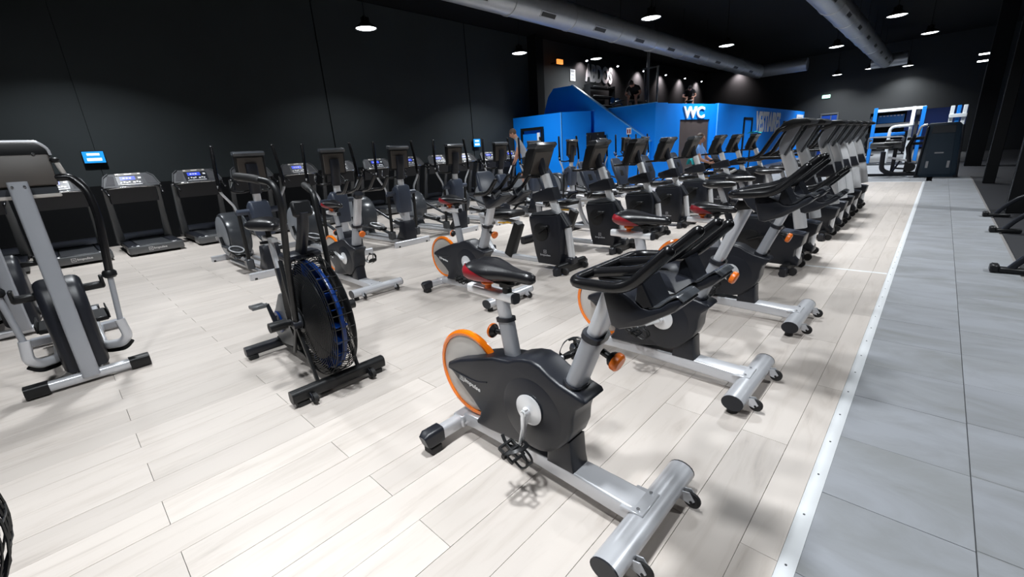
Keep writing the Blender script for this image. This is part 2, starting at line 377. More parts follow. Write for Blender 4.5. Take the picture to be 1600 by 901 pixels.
struct('wall_wc', wc, 'blue', 'blue wall around the brown door')
lw = MB(); lw.box((-7.15, 28.74, 1.5), (0.14, 16.48, 3.0)); struct('wall_changing_room', lw, 'blue', 'long blue wall with big white letters')
e = MB(); e.box((-11.49, 15.3, 1.5), (0.035, 0.035, 3.0)); struct('trim_6', e, 'bluee', 'pale corner edge of the blue box')
e = MB(); e.box((-7.10, 20.49, 1.9), (0.03, 0.03, 2.2)); struct('trim_7', e, 'bluee', 'pale corner edge of the long blue wall')
struct('mezzanine_floor', MB().prism([(-13.9, 16.72), (-8.1, 16.72), (-7.4, 20.5), (-7.15, 36.95), (-13.9, 36.95)], 2.72, 2.86, axis='z'), 'dark', 'dark floor slab of the mezzanine')
struct('stair_landing', MB().prism([(-13.3, 0), (-8.3, 0), (-8.3, 0.2), (-12.2, 2.7), (-13.3, 2.7)], 16.57, 16.60), 'dark', 'dark stair side')
# doors
d = MB().prism([(-7.66, 18.12), (-7.265, 20.08), (-7.31, 20.09), (-7.705, 18.13)], 0.01, 2.36, axis='z', X=Matrix.Translation((-0.06, 0.01, 0)))
dr = struct('door_1', d, 'brown', 'brown double width door under the white letters')
MB().cyl((-7.32, 19.75, 1.05), (-7.24, 19.74, 1.05), 0.02).tube(rounded([(-7.24, 19.74, 1.05), (-7.2, 19.7, 1.05), (-7.23, 19.55, 1.05)], 0.03), 0.014).build('door_handle', 'chrome', dr)
d = MB().box((-12.9, 15.09, 1.1), (0.95, 0.05, 2.36), rot=(0, 0, 0.1)); dr = struct('door_2', d, 'blue', 'blue door with black frame in the low blue box')
fr = MB()
for x, y in ((-13.42, 15.03), (-12.38, 15.14)): fr.box((x, y, 1.22), (0.09, 0.12, 2.44))
fr.box((-12.9, 15.085, 2.47), (1.13, 0.12, 0.11), rot=(0, 0, 0.1)); fr.build('frame', 'black', dr)
MB().box((-12.52, 15.05, 2.12), (0.13, 0.02, 0.36), rot=(0, 0, 0.1)).build('notice', 'white', dr, label='white paper notice')
d = MB().box((-7.09, 24.65, 1.15), (0.04, 1.1, 2.3)); dr = struct('door_3', d, 'blue', 'blue door in a black frame on the long blue wall')
fr = MB()
for y in (24.03, 25.26): fr.box((-7.08, y, 1.22), (0.1, 0.13, 2.46))
fr.box((-7.08, 24.65, 2.42), (0.1, 1.3, 0.12)); fr.build('frame', 'black', dr)
MB().box((-7.03, 25.1, 1.05), (0.06, 0.1, 0.03)).build('door_handle', 'chrome', dr)
d = MB().box((-5.64, 36.98, 1.3), (0.86, 0.05, 2.6)); dr = struct('door_4', d, 'navy', 'dark blue door with grey frame in the back wall')
fr = MB()
for x in (-6.1, -5.18): fr.box((x, 36.97, 1.35), (0.08, 0.08, 2.7))
fr.box((-5.64, 36.97, 2.71), (1.0, 0.08, 0.09)).box((-5.55, 36.94, 1.6), (0.05, 0.04, 2)); fr.build('frame', 'mill', dr)

# ------------------------------------------------------------------ letters and signs
def sign(name, me, ex, ey, loc, label, cat='sign'):
    o = put(name, me); o.matrix_world = frame(ex, ey, loc); return tag(o, label, cat)
wdir = Vector((0.42, 2.0, 0)).normalized(); ldir = Vector((0, 1, 0)).normalized()
sign('lettering', text_fit('WC', 'letter', 1.46, 0.46, 0.02, 0.03), wdir, (0, 0, 1), (-7.70+0.05, 18.25, 2.42), 'white letters WC above the brown door')
sign('lettering', text_fit('VESTIAIRES', 'letter', 4.75, 1.04, 0.01, 0.035), ldir, (0, 0, 1), (-7.055, 25.9, 1.77), 'tall white letters VESTIAIRES on the long blue wall')
pn = MB().box((-7.06, 35.6, 2.35), (0.03, 1.9, 0.85)).build('wall_sign', 'letter'); tag(pn, 'white sign panel at the far end of the blue wall', 'sign')
for k in range(3): MB().box((-7.043, 35.6, 2.6-0.24*k), (0.008, 1.3-0.2*k, 0.06)).build('print_line', 'greyp', pn)
sign('lettering', text_fit('ABDOS', 'pale', 2.62, 0.86, 0.02, 0.035), (0, 1, 0), (0, 0, 1), (-13.885, 20.65, 4.84), 'large grey white letters ABDOS on the mezzanine wall')
nt = MB().box((-13.885, 19.55, 5.06), (0.03, 0.42, 0.52)).build('poster', 'white'); tag(nt, 'white notice on the mezzanine wall left of the letters', 'poster')
for k in range(3): MB().box((-13.867, 19.55, 5.22-0.16*k), (0.006, 0.28, 0.09)).build('print_block', 'greyp', nt)
sg = MB().box((-9.0, 16.385, 2.07), (0.2, 0.015, 0.24)).build('wall_notice', 'letter'); tag(sg, 'small pinkish white notice on the blue stair wall', 'sign')
for dx in (-0.045, 0.045): MB().box((-9.0+dx, 16.374, 2.06), (0.05, 0.008, 0.15)).build('print_block', 'red', sg)
sg = MB().box((-13.42, 17.9, 5.43), (0.08, 0.42, 0.2), bev=0.01).build('emergency_sign', 'exito'); tag(sg, 'small orange lit sign high on the black left wall', 'sign')
MB().box((-13.70, 17.9, 5.43), (0.48, 0.05, 0.05)).build('bracket', 'black', sg)
sg = MB().box((-5.97, 36.95, 3.8), (0.44, 0.08, 0.2), bev=0.01).build('exit_sign', 'exitg'); tag(sg, 'green white lit exit sign high on the back wall', 'sign')
MB().box((-5.97, 36.905, 3.8), (0.2, 0.008, 0.1)).build('arrow', 'letter', sg)
bb = MB().box((-7.025, 31.7, 2.05), (0.1, 0.5, 0.62), bev=0.02).build('alarm_box', 'brown'); tag(bb, 'small brown box on the blue wall right of the letters', 'box')
MB().box((-6.975, 31.7, 1.95), (0.03, 0.3, 0.2)).build('cover', 'red', bb)
# wall screens
def tvset(y, z, wd, h, label):
    t = thing('wall_screen', label, 'screen', (-13.93, y, z))
    MB().box((0.03, 0, 0), (0.05, wd+0.03, h+0.03), bev=0.008).build('housing', 'black', t)
    MB().box((0.058, 0, 0), (0.006, wd, h)).build('display', 'tv', t)
    lines = ((0.33, -0.13, 0.2, 0.62), (0.08, 0.06, 0.09, 0.7), (-0.08, 0.05, 0.08, 0.62), (-0.22, 0.05, 0.07, 0.62), (-0.38, 0.0, 0.05, 0.8)) if wd > 0.36 else ((0.25, 0, 0.2, 0.6), (-0.2, 0, 0.25, 0.7))
    for z0, y0, hh, ww in lines: MB().box((0.063, y0*wd, z0*h), (0.003, ww*wd, hh*h)).build('text_line', 'tvw', t)
    MB().box((-0.01, 0, -h*0.62), (0.05, 0.1, 0.06)).build('bracket', 'black', t)
tvset(0.985, 2.03, 0.36, 0.245, 'lit blue information screen on the black wall above the left treadmills')
tvset(12.72, 2.03, 0.36, 0.30, 'small lit blue screen on the black wall near the man')

# ------------------------------------------------------------------ high-bay lamps
def lamp_proto():
    t = thing('pendant_lamp', None, 'lamp', (0, 0, LAMP_Z))
    MB().lathe([(0.0, 0.30), (0.05, 0.30), (0.06, 0.16), (0.15, 0.13), (0.27, 0.03), (0.285, 0.0), (0.278, 0.0), (0.26, 0.025), (0.0, 0.05)], (0, 0, 0), 'z', 28).build('reflector', 'black', t)
    MB().lathe([(0, 0.004), (0.20, 0.004), (0.258, 0.022), (0.2, 0.03), (0, 0.03)], (0, 0, 0), 'z', 28).build('diffuser', 'lamp', t)
    MB().tube([(0, 0, 0.29), (0, 0, 1.49)], 0.012, 6).build('cable', 'black', t)
    fins = MB()
    for k in range(10): a = 2*PI*k/10; fins.box((0.085*math.cos(a), 0.085*math.sin(a), 0.2), (0.05, 0.006, 0.13), rot=(0, 0, a))
    fins.build('heat_sink', 'black', t)
    return t
lt = bpy.data.lights.new('lamp light', 'AREA'); lt.shape = 'DISK'; lt.size = 0.38; lt.energy = LAMP_W; lt.color = LAMP_COL; lt.spread = R(126)
LAB = ['pendant lamp hanging alone before the black left wall', 'second pendant lamp before the left wall, nearer the blue block', 'large pendant lamp just right of the left duct',
       'pendant lamp beyond the left duct, above the blue letters wall', 'pendant lamp in front of the mezzanine letters', 'pendant lamp left of the right duct, midway back', 'largest pendant lamp right of the right duct, at the top edge',
       'second pendant lamp right of the right duct', 'far pendant lamp just left of the right duct end', 'far pendant lamp just right of the right duct end', 'smallest far pendant lamp by the left duct end',
       'pendant lamp over the near end of the treadmill row, above the picture', 'pendant lamp over the elliptical trainers, above the picture', 'pendant lamp over the cross trainers, above the picture', 'pendant lamp over the far upright bikes, above the picture',
       'pendant lamp over the near upright bikes, above the picture', 'pendant lamp over the nearest spin bike, above the picture', 'pendant lamp behind the place the photo was taken from', 'pendant lamp over the near black machines on the right, outside the picture', 'pendant lamp over the broad black column on the right, outside the picture']
lp = lamp_proto()
for i, (x, y) in enumerate(LAMPS):
    o = lp if i == 0 else copy_tree(lp)
    o.location = (x, y, 5.55 if i == 4 else LAMP_Z); o['group'] = 'high bay pendant lamps'
    o['label'] = LAB[i]
    ld = lt
    if i in LAMP_DIM: ld = lt.copy(); ld.energy = LAMP_W*LAMP_DIM[i]
    if i == 4: ld = lt.copy(); ld.spread = R(172); ld.energy = LAMP_W*1.5
    L = bpy.data.objects.new('lamp_light', ld); C.objects.link(L); L.location = (0, 0, -0.012); L.parent = o
# mezzanine wall spots
sl = bpy.data.lights.new('spot light', 'SPOT'); sl.energy = 60; sl.color = (1.0, 0.86, 0.88); sl.spot_size = R(125); sl.spot_blend = 0.9; sl.shadow_soft_size = 0.04
first = None
for k in range(7):
    if k == 0:
        t = thing('wall_spotlight', None, 'lamp'); first = t
        MB().cyl((-0.06, 0, 0.08), (0.0, 0, -0.05), 0.07, 0.075, 14).build('housing', 'black', t)
        MB().tube([(-0.37, 0, 0.12), (-0.06, 0, 0.08)], 0.018, 6).build('bracket', 'black', t)
        MB().ell((0.004, 0, -0.052), (0.06, 0.06, 0.04), 10, 6).build('lens', 'spot', t)
    else: t = copy_tree(first)
    t.location = (-13.55, 20.3+3.0*k, 5.77); t['group'] = 'mezzanine wall spotlights'
    if k == 6: t.location = (-11.5, 36.6, 6.12); t.rotation_euler = (0, 0, R(-90))
    t['label'] = ['wall spotlight left of the mezzanine letters', 'wall spotlight at the right end of the mezzanine letters', 'third wall spotlight from the left, behind the rack', 'fourth wall spotlight from the left',
                  'fifth wall spotlight from the left', 'sixth wall spotlight above the seated figure', 'single spotlight high on the back wall left of the duct end'][k]
    L = bpy.data.objects.new('spot_light', sl); C.objects.link(L); L.location = (0.03, 0, -0.12); L.rotation_euler = (0, R(42), 0); L.parent = t
# two small strip lights on the right
tw = thing('twin_light', 'twin small lights high by the black column on the right', 'lamp', (0.82, 29.3, 4.05))
for z in (0, 0.28): MB().box((0, 0, z), (0.42, 0.12, 0.05), bev=0.01).build('strip', 'lamp', tw)
MB().box((0.2, 0.05, 1.1), (0.05, 0.05, 2.5)).build('bracket', 'black', tw)
# light in the back room
for x in (-2.4, 0.2):
    t = thing('strip_light', 'left white ceiling light in the back room' if x < 0 else 'right white ceiling light in the back room', 'lamp', (x, 40, 3.19), group='back room ceiling lights'); MB().box((0, 0, 0), (1.2, 0.2, 0.05)).build('diffuser', 'lamp', t)
    MB().box((0, 0, 0.02), (1.26, 0.26, 0.03)).build('housing', 'white', t)
    L = bpy.data.lights.new('back room light', 'AREA'); L.shape = 'RECTANGLE'; L.size = 1.2; L.size_y = 0.2; L.energy = 45; L.color = LAMP_COL
    q = bpy.data.objects.new('strip_light_source', L); C.objects.link(q); q.location = (0, 0, -0.04); q.parent = t
# ------------------------------------------------------------------ ducts
def duct(name_label, x, y0, y1, z, r, tee):
    t = thing('ventilation_duct', name_label, 'duct', (x, y0, z)); L = y1-y0; y = 0
    while y < L-0.1:
        y2 = min(y+2.4, L); MB().cyl((0, y, 0), (0, y2, 0), r, n=28).build('duct_section', 'duct', t)
        MB().lathe([(r+0.002, y2-0.04), (r+0.016, y2-0.03), (r+0.016, y2+0.03), (r+0.002, y2+0.04)], (0, 0, 0), 'y', 28).build('collar', 'duct', t)
        if y2-y > 1.5:
            a = R(-38); c = (0.975*r*math.cos(a), (y+y2)/2, 0.975*r*math.sin(a)*1.0)
            g = MB().box(c, (0.03, 0.62, 0.16), rot=(0, R(38), 0), bev=0.006).build('grille', 'grey', t)
            MB().box((c[0]+0.012, c[1], c[2]-0.010), (0.012, 0.54, 0.10), rot=(0, R(38), 0)).build('slot', 'black', g)
            MB().tube([(0, y+0.4, r), (0, y+0.4, 6.42-z)], 0.008, 6).build('hanger', 'black', t)
        y = y2
    tx0, tx1 = tee
    MB().tube(rounded([(0, L-0.1, 0), (0, L+0.35, 0), (0.1 if tx1 > 1.5 else 0, L+0.4, 0)], 0.2), r, 28).build('elbow', 'duct', t)
    MB().cyl((tx0, L+0.4, 0), (tx1, L+0.4, 0), r*0.92, n=28).build('end_branch', 'duct', t)
    return t
duct('long silver spiral duct on the left running over the mezzanine edge', -8.0, 1.5, 28.6, 5.0, 0.34, (-0.1, 2.3))
duct('shorter silver spiral duct on the right ending in a tee', -2.83, 2.0, 32.4, 5.0, 0.34, (-0.6, 0.9))
# ================================================================== spin bikes
_cache = {}
def shared(key, fn):
    if key not in _cache: _cache[key] = fn()
    return _cache[key]
def pedal(parent, c, rot, side, strap=True):
    """toe-cage pedal: platform, cage, strap"""
    X = Matrix.Translation(Vector(c)) @ Matrix.Rotation(rot, 4, 'Y')
    def mk():
        b = MB()
        for x in (-0.042, 0.042): b.box((x, 0, 0), (0.012, 0.085, 0.02), bev=0.003)
        for y in (-0.038, 0, 0.038): b.box((0, y, 0), (0.09, 0.01, 0.02), bev=0.003)
        b.cyl((0, -0.055*side, 0), (0, 0.045*side, 0), 0.012, n=8)
        # toe cage curling over the front
        for y in (-0.022, 0.022): b.tube(smooth([(0.04, y, 0), (0.085, y, 0.004), (0.10, y*0.8, 0.035), (0.08, y*0.6, 0.06), (0.045, y*0.5, 0.066)], 3), 0.0055, 6)
        b.tube([(0.10, -0.02, 0.035), (0.10, 0.02, 0.035)], 0.0055, 6).tube([(0.045, -0.012, 0.066), (0.045, 0.012, 0.066)], 0.006, 6)
        return b.mesh('pedal', 'black')
    o = put('pedal', shared(('pedal', side), mk), parent); o.matrix_local = X
    if strap:
        s = put('strap', shared(('strap', side), lambda: MB().sweep(smooth([(0, -0.05, -0.005), (0.0, -0.058, 0.03), (0.03, -0.03, 0.066), (0.04, 0.03, 0.066), (0.005, 0.06, 0.03), (0, 0.05, -0.012), (-0.04, 0.02, -0.02), (-0.09, 0.03, -0.01)], 4), rrect(0.018, 0.003, 0.3, 1)).mesh('strap', 'black')), o)
    return o
def spin_bike(label, loc, dh=0.0, ds=0.0, crank=-95.0, bracket=False, cowled=True):
    t = thing('spin_bike', label, 'exercise bike', loc, 0, 'spin bikes')
    b = MB()   # front stabiliser: oval tube across the bike
    b.sweep([(0.58, -0.325, 0.085), (0.58, 0.325, 0.085)], circ(0.046, 20, 0.058), upv=(1, 0, 0)).box((0.545, 0, 0.128), (0.10, 0.15, 0.012), rot=(0, -0.06, 0), bev=0.003)
    fs = b.build('front_stabilizer', 'silver', t)
    for s in (-1, 1):
        put('end_cap', shared('s_cap', lambda: MB().sweep([(0, -0.004, 0), (0, 0.003, 0)], circ(0.0462, 20, 0.0582), upv=(1, 0, 0)).mesh('end_cap', 'char')), fs, loc=(0.58, s*0.326, 0.085))
        put('rubber_foot', shared('s_foot', lambda: MB().cyl((0, 0, 0), (0, 0, 0.045), 0.03, 0.026, 12).mesh('rubber_foot', 'rubber')), fs, loc=(0.57, s*0.27, 0))
        put('wheel_bracket', shared('s_wb', lambda: MB().prism([(-0.03, 0.02), (0.03, 0.035), (0.055, 0.0), (0.035, -0.02), (-0.02, -0.01)], -0.016, -0.011).prism([(-0.03, 0.02), (0.03, 0.035), (0.055, 0.0), (0.035, -0.02), (-0.02, -0.01)], 0.011, 0.016).mesh('wheel_bracket', 'silver')), fs, loc=(0.635, s*0.215, 0.06))
        put('transport_wheel', shared('s_wh', lambda: MB().lathe([(0.006, -0.010), (0.028, -0.010), (0.036, -0.006), (0.036, 0.006), (0.028, 0.010), (0.006, 0.010)], (0, 0, 0), 'y', 20, True).cyl((0, -0.018, 0), (0, 0.018, 0), 0.007, n=8).mesh('transport_wheel', 'rubber')), fs, loc=(0.675, s*0.215, 0.052))
        put('bolt', shared('s_bolt', lambda: MB().cyl((0, 0, 0), (0, 0, 0.008), 0.008, n=8).mesh('bolt', 'chrome')), fs, loc=(0.565, s*0.055, 0.1345))
    b = MB().sweep([(-0.53, -0.26, 0.083), (-0.53, 0.26, 0.083)], rrect(0.074, 0.062, 0.28), upv=(1, 0, 0)).box((-0.53, 0, 0.088), (0.083, 0.13, 0.07), bev=0.008)
    rs = b.build('rear_stabilizer', 'silver', t)
    for s in (-1, 1):
        put('end_cap', shared('s_rcap', lambda: MB().sweep([(0, -0.055, 0), (0, 0.035, 0), (0, 0.055, -0.006)], [rrect(0.09, 0.078, 0.25), rrect(0.092, 0.08, 0.25), rrect(0.07, 0.055, 0.25)], upv=(1, 0, 0)).mesh('end_cap', 'char')), rs, loc=(-0.53, s*0.245, 0.087)).rotation_euler = (0, 0, 0 if s > 0 else PI)
        put('rubber_foot', shared('s_rfoot', lambda: MB().box((0, 0, 0.022), (0.075, 0.07, 0.044), bev=0.006).mesh('rubber_foot', 'rubber')), rs, loc=(-0.53, s*0.245, 0))
        put('bolt', shared('s_bolt2', lambda: MB().cyl((-0.006, 0, 0), (0.006, 0, 0), 0.009, n=8).mesh('bolt', 'chrome')), rs, loc=(-0.488, s*0.045, 0.085))
    b = MB()
    pts = smooth([(-0.50, 0, 0.088), (-0.42, 0, 0.105), (-0.2, 0, 0.112), (0.1, 0, 0.110), (0.35, 0, 0.103), (0.545, 0, 0.095)], 4)
    n = len(pts); b.sweep(pts, [rrect(0.074+0.052*min(1, (i/n)*1.2), 0.078, 0.16) for i in range(n)])
    b.build('base_beam', 'silver', t)
    # flywheel
    b = MB().lathe([(0.218, -0.016), (0.232, -0.019), (0.243, -0.012), (0.246, 0), (0.243, 0.012), (0.232, 0.019), (0.218, 0.016)], (-0.44, 0, 0.39), 'y', 56, True)
    b.build('flywheel_rim', 'orange', t)
    MB().lathe([(0, -0.020), (0.16, -0.018), (0.220, -0.008), (0.220, 0.008), (0.16, 0.018), (0, 0.020)], (-0.44, 0, 0.39), 'y', 48).build('flywheel_cover', 'cover', t)
    # body
    prof = [(-0.555, 0.425), (-0.545, 0.452), (-0.44, 0.50), (-0.30, 0.548), (-0.19, 0.583), (-0.12, 0.592), (-0.085, 0.597), (-0.055, 0.613), (0.0, 0.632), (0.055, 0.640), (0.105, 0.628), (0.155, 0.598), (0.21, 0.574), (0.285, 0.556),
            (0.325, 0.545), (0.335, 0.528), (0.315, 0.505), (0.285, 0.478), (0.272, 0.43), (0.268, 0.37), (0.245, 0.31), (0.20, 0.255), (0.14, 0.218), (0.05, 0.195), (-0.10, 0.165), (-0.25, 0.152), (-0.345, 0.152), (-0.355, 0.17), (-0.325, 0.205), (-0.315, 0.24), (-0.36, 0.285), (-0.44, 0.345), (-0.505, 0.40), (-0.535, 0.418)]
    body = MB().prism(prof, -0.078, 0.078, 0.026, 3).build('body_shell', 'char', t, ang=50)
    b = MB()
    for s in (-1, 1):
        b.tube(smooth([(-0.54, s*0.074, 0.425), (-0.46, s*0.079, 0.418), (-0.36, s*0.079, 0.413), (-0.30, s*0.0785, 0.417), (-0.24, s*0.078, 0.435)], 3), 0.004, 6)
    b.build('styling_ridge', 'char', body)
    # side crown: raised rim round the crank
    MB().lathe([(0.0, -0.083), (0.16, -0.083), (0.19, -0.070), (0.19, 0.070), (0.16, 0.083), (0, 0.083)], (0.045, 0, 0.375), 'y', 40).build('crank_housing', 'char', body, ang=50)
    MB().prism([(0.085, 0.24), (0.245, 0.30), (0.252, 0.19), (0.262, 0.135), (0.105, 0.135), (0.11, 0.19)], -0.062, 0.062, 0.018, 2).build('body_foot', 'char', t)
    # logo
    for s in (-1, 1):
        X = frame((0.97*(1 if s < 0 else -1), 0, -0.20*(1)), (0.2*(1 if s < 0 else -1), 0, 0.97), (-0.452 if s < 0 else -0.275, s*0.0785, 0.385 if s < 0 else 0.35)) if s < 0 else frame((-0.97, 0, 0.20), (0.2, 0, 0.97), (-0.30, 0.0785, 0.345))
        lg = put('logo', shared('logo', lambda: text_fit('Impulse', 'white', 0.118, 0.030, 0.0014, 0.02)), body); lg.matrix_local = X @ Matrix.Translation((0.040, 0.0, 0))
        q = MB(); q.sweep([(0.002, 0.002, 0), (0.034, 0.002, 0), (0.034, 0.034, 0), (0.002, 0.034, 0)], rrect(0.003, 0.003, 0.2, 1), closed=True, upv=(0, 0, 1))
        q.tube([(0.010, 0.009, 0), (0.010, 0.026, 0)], 0.0022, 5).tube([(0.018, 0.009, 0), (0.018, 0.026, 0)], 0.0022, 5).tube([(0.026, 0.009, 0), (0.026, 0.026, 0)], 0.0022, 5).tube([(0.010, 0.026, 0), (0.026, 0.026, 0)], 0.0022, 5)
        lb = put('logo_badge', shared('logob', lambda: q.mesh('logo_badge', 'white')), body); lb.matrix_local = X
    # cranks
    ax = Vector((0.045, 0, 0.40))
    for s in (-1, 1):
        a = R(crank) + (0 if s < 0 else PI)
        dv = Vector((math.cos(a), 0, math.sin(a)))
        cd = put('crank_disc', shared('cdisc', lambda: MB().lathe([(0, 0), (0.06, 0.0), (0.072, 0.006), (0.074, 0.012), (0.06, 0.018), (0, 0.02)], (0, 0, 0), 'y', 32).mesh('crank_disc', 'bright')), t); cd.location = (ax.x, s*0.082, ax.z); cd.rotation_euler = (0, 0, 0 if s > 0 else PI)
        p0 = Vector((0, s*0.118, 0)); p1 = p0+dv*0.17+Vector((0, s*0.012, 0))
        ar = MB().sweep([p0-dv*0.022, p0, p0+dv*0.09, p1, p1+dv*0.016], [rrect(0.018, 0.022, 0.4, 2), rrect(0.024, 0.044, 0.4, 2), rrect(0.018, 0.031, 0.4, 2), rrect(0.016, 0.030, 0.4, 2), rrect(0.014, 0.016, 0.4, 2)], upv=(0, 1, 0))
        ar.cyl((0, s*0.095, 0), (0, s*0.134, 0), 0.016, n=14)
        ca = ar.build('crank_arm', 'bright', t); ca.location = (ax.x, 0, ax.z)
        MB().cyl((0, s*0.133, 0), (0, s*0.136, 0), 0.010, n=10).build('bolt', 'black', ca)
        pc = Vector((ax.x, 0, ax.z))+p1+Vector((0, s*0.065, 0))
        pedal(t, pc, R(28) if s < 0 else R(-30), -s)
    # seat post
    d = Vector((-0.17, 0, 1)).normalized()
    MB().sweep([(-0.118, 0, 0.575), (-0.150, 0, 0.762)], rrect(0.088, 0.052, 0.45), upv=(0, 1, 0)).build('seat_sleeve', 'grey', t)
    MB().sweep([(-0.1495, 0, 0.757), (-0.1525, 0, 0.775)], rrect(0.102, 0.064, 0.45), upv=(0, 1, 0)).build('seat_collar', 'char', t)
    sp = Vector((-0.152, 0, 0.77)); tp = sp+d*(0.095+ds)
    MB().sweep([sp-d*0.1, tp], rrect(0.072, 0.040, 0.45), upv=(0, 1, 0)).build('seat_post', 'silver', t)
    k = MB().cyl((-0.165, 0, 0.69), (-0.225, 0, 0.685), 0.013, n=10).lathe([(0, -0.262), (0.028, -0.262), (0.034, -0.255), (0.034, -0.243), (0.028, -0.236), (0.018, -0.224), (0, -0.224)], (0, 0, 0.683), 'x', 20).build('seat_knob', 'black', t)
    MB().lathe([(0.0345, -0.256), (0.037, -0.252), (0.037, -0.246), (0.0345, -0.242)], (0, 0, 0.683), 'x', 20, True).build('knob_ring', 'knob', k)
    z = tp.z+0.016
    MB().sweep([(-0.385, 0, z+0.006), (-0.085, 0, z-0.002)], rrect(0.046, 0.046, 0.3), upv=(0, 0, 1)).build('seat_slider', 'bright', t)
    MB().sweep([(-0.075, 0, z-0.002), (-0.088, 0, z-0.002)], rrect(0.048, 0.048, 0.3), upv=(0, 0, 1)).build('slider_cap', 'char', t)
    MB().cyl((-0.255, 0, z+0.02), (-0.255, 0, z+0.05), 0.016, n=12).lathe([(0, 0.045), (0.03, 0.045), (0.034, 0.052), (0.03, 0.06), (0, 0.06)], (-0.255, 0, z), 'z', 16).build('slider_knob', 'knob', t)
    b = MB().cyl((-0.13, 0, z+0.02), (-0.13, 0, z+0.055), 0.022, n=12).box((-0.13, 0, z+0.06), (0.06, 0.05, 0.03), bev=0.006)
    for y in (-0.02, 0.02): b.tube(smooth([(-0.29, y*2.0, z+0.085), (-0.24, y, z+0.066), (-0.08, y, z+0.066), (-0.02, y*0.5, z+0.09)], 3), 0.005, 6)
    b.build('saddle_clamp', 'black', t)
    # saddle: lofted, wide at the back, long nose
    def saddle(x0, x1, grow=0.0, rear=False):
        stt = [(-0.345, 0.045, 0.016, 0.118), (-0.335, 0.082, 0.038, 0.116), (-0.30, 0.108, 0.050, 0.116), (-0.25, 0.112, 0.053, 0.116), (-0.19, 0.088, 0.048, 0.114), (-0.12, 0.052, 0.038, 0.112), (-0.05, 0.034, 0.032, 0.109), (0.0, 0.030, 0.030, 0.106), (0.025, 0.024, 0.024, 0.101), (0.036, 0.010, 0.010, 0.095)]
        st = [q for q in stt if x0-1e-6 <= q[0] <= x1+1e-6]
        secs = []
        for x, hw, hh, zc in st:
            sec = []
            for k in range(20):
                a = 2*PI*k/20; yy = (hw+grow)*math.cos(a); zz = (hh+grow)*(math.sin(a) if math.sin(a) > 0 else 1.0*math.sin(a))
                if math.sin(a) > 0.3: zz -= 0.010*math.exp(-(yy/0.02)**2)*(1 if x < -0.02 else 0.3)
                sec.append((yy, zz+0))
            secs.append(sec)
        return MB().sweep([(q[0], 0, z+q[3]) for q in st], secs, upv=(0, 0, 1))
    sd = saddle(-1, 1).build('saddle', 'seat', t, ang=60)
    # red vinyl wrapping the back and the lower flanks
    b = MB(); V = []; F = []
    rows = [(-0.347, 0.048, 0.018, 0.118), (-0.336, 0.085, 0.041, 0.116), (-0.30, 0.111, 0.053, 0.116), (-0.25, 0.115, 0.056, 0.116), (-0.20, 0.0955, 0.0525, 0.1145), (-0.165, 0.079, 0.0475, 0.1135)]
    for i, (x, hw, hh, zc) in enumerate(rows):
        a0 = R((50, 46, 34, 18, -8, -40)[i])
        for s in range(15):
            a = a0 + (-PI-2*a0)*s/14
            V.append((x, hw*math.cos(a), z+zc+hh*math.sin(a)))
    for i in range(5):
        for s in range(14): F.append([i*15+s, i*15+s+1, (i+1)*15+s+1, (i+1)*15+s])
    F.append(list(range(15)))
    b.add(V, F).build('saddle_rear', 'red', sd, ang=60, label='dark red rear of the saddle')
    # front post
    fd = Vector((0.37, 0, 0.93)).normalized(); fb = Vector((0.232, 0, 0.535))
    c0 = fb+fd*0.295
    MB().sweep([fb, c0], rrect(0.072, 0.112, 0.42), upv=(0, 1, 0)).build('handlebar_sleeve', 'grey', t)
    MB().sweep([fb+fd*0.02, fb+fd*0.05], rrect(0.09, 0.13, 0.42), upv=(0, 1, 0)).build('post_boot', 'char', t)
    MB().sweep([c0-fd*0.012, c0+fd*0.012], rrect(0.086, 0.126, 0.42), upv=(0, 1, 0)).build('post_collar', 'char', t)
    top = fb+fd*(0.56+dh*1.07)
    hp = MB().sweep([c0-fd*0.05, top], rrect(0.058, 0.092, 0.42), upv=(0, 1, 0)).build('handlebar_post', 'silver', t)
    q = MB(); nrm = Vector((fd.z, 0, -fd.x))
    for s in (-1, 1):
        for k in range(int((0.16+dh)/0.03)):
            c = c0+fd*(0.03+0.03*k)+Vector((0, s*0.0295, 0))
            q.box(c, (0.028 if k % 2 else 0.018, 0.0012, 0.0022), rot=(0, R(20), 0)); q.box(c+fd*0.012, (0.0022, 0.0012, 0.018), rot=(0, R(20), 0))
    q.build('scale_marks', 'slate' if dh > 0.1 else 'black', hp)
    kb = c0-fd*0.05+nrm*0.05
    k = MB().cyl(kb, kb+nrm*0.04, 0.014, n=10).tube([kb+nrm*0.035, kb+nrm*0.045, kb+nrm*0.058], [0.02, 0.03, 0.033], 18).build('post_knob', 'black', t)
    MB().tube([kb+nrm*0.056, kb+nrm*0.062, kb+nrm*0.080, kb+nrm*0.088], [0.034, 0.038, 0.038, 0.03], 20).build('knob_ring', 'knob', k)
    # handlebar, moved with the post
    off = Vector((0.40, 0, 1.0))*dh
    zz = 1.09
    loop = [(0.72, -0.235, zz+0.135), (0.60, -0.235, zz+0.01), (0.385, -0.225, zz-0.002), (0.385, 0.225, zz-0.002), (0.60, 0.235, zz+0.01), (0.72, 0.235, zz+0.135)]
    H = put('handlebar', shared('hb1', lambda: MB().tube(rounded(loop, 0.06, 5), 0.0185, 12, dome=True).mesh('handlebar', 'gloss')), t); H.location = off
    for s in (-1, 1):
        put('inner_bar', shared(('hb2', s), lambda: MB().tube(rounded([(0.735, s*0.075, zz+0.165), (0.59, s*0.078, zz+0.03), (0.41, s*0.085, zz+0.0), (0.39, s*0.09, zz-0.002)], 0.06, 5), 0.0175, 12, dome=True).mesh('inner_bar', 'gloss')), H)
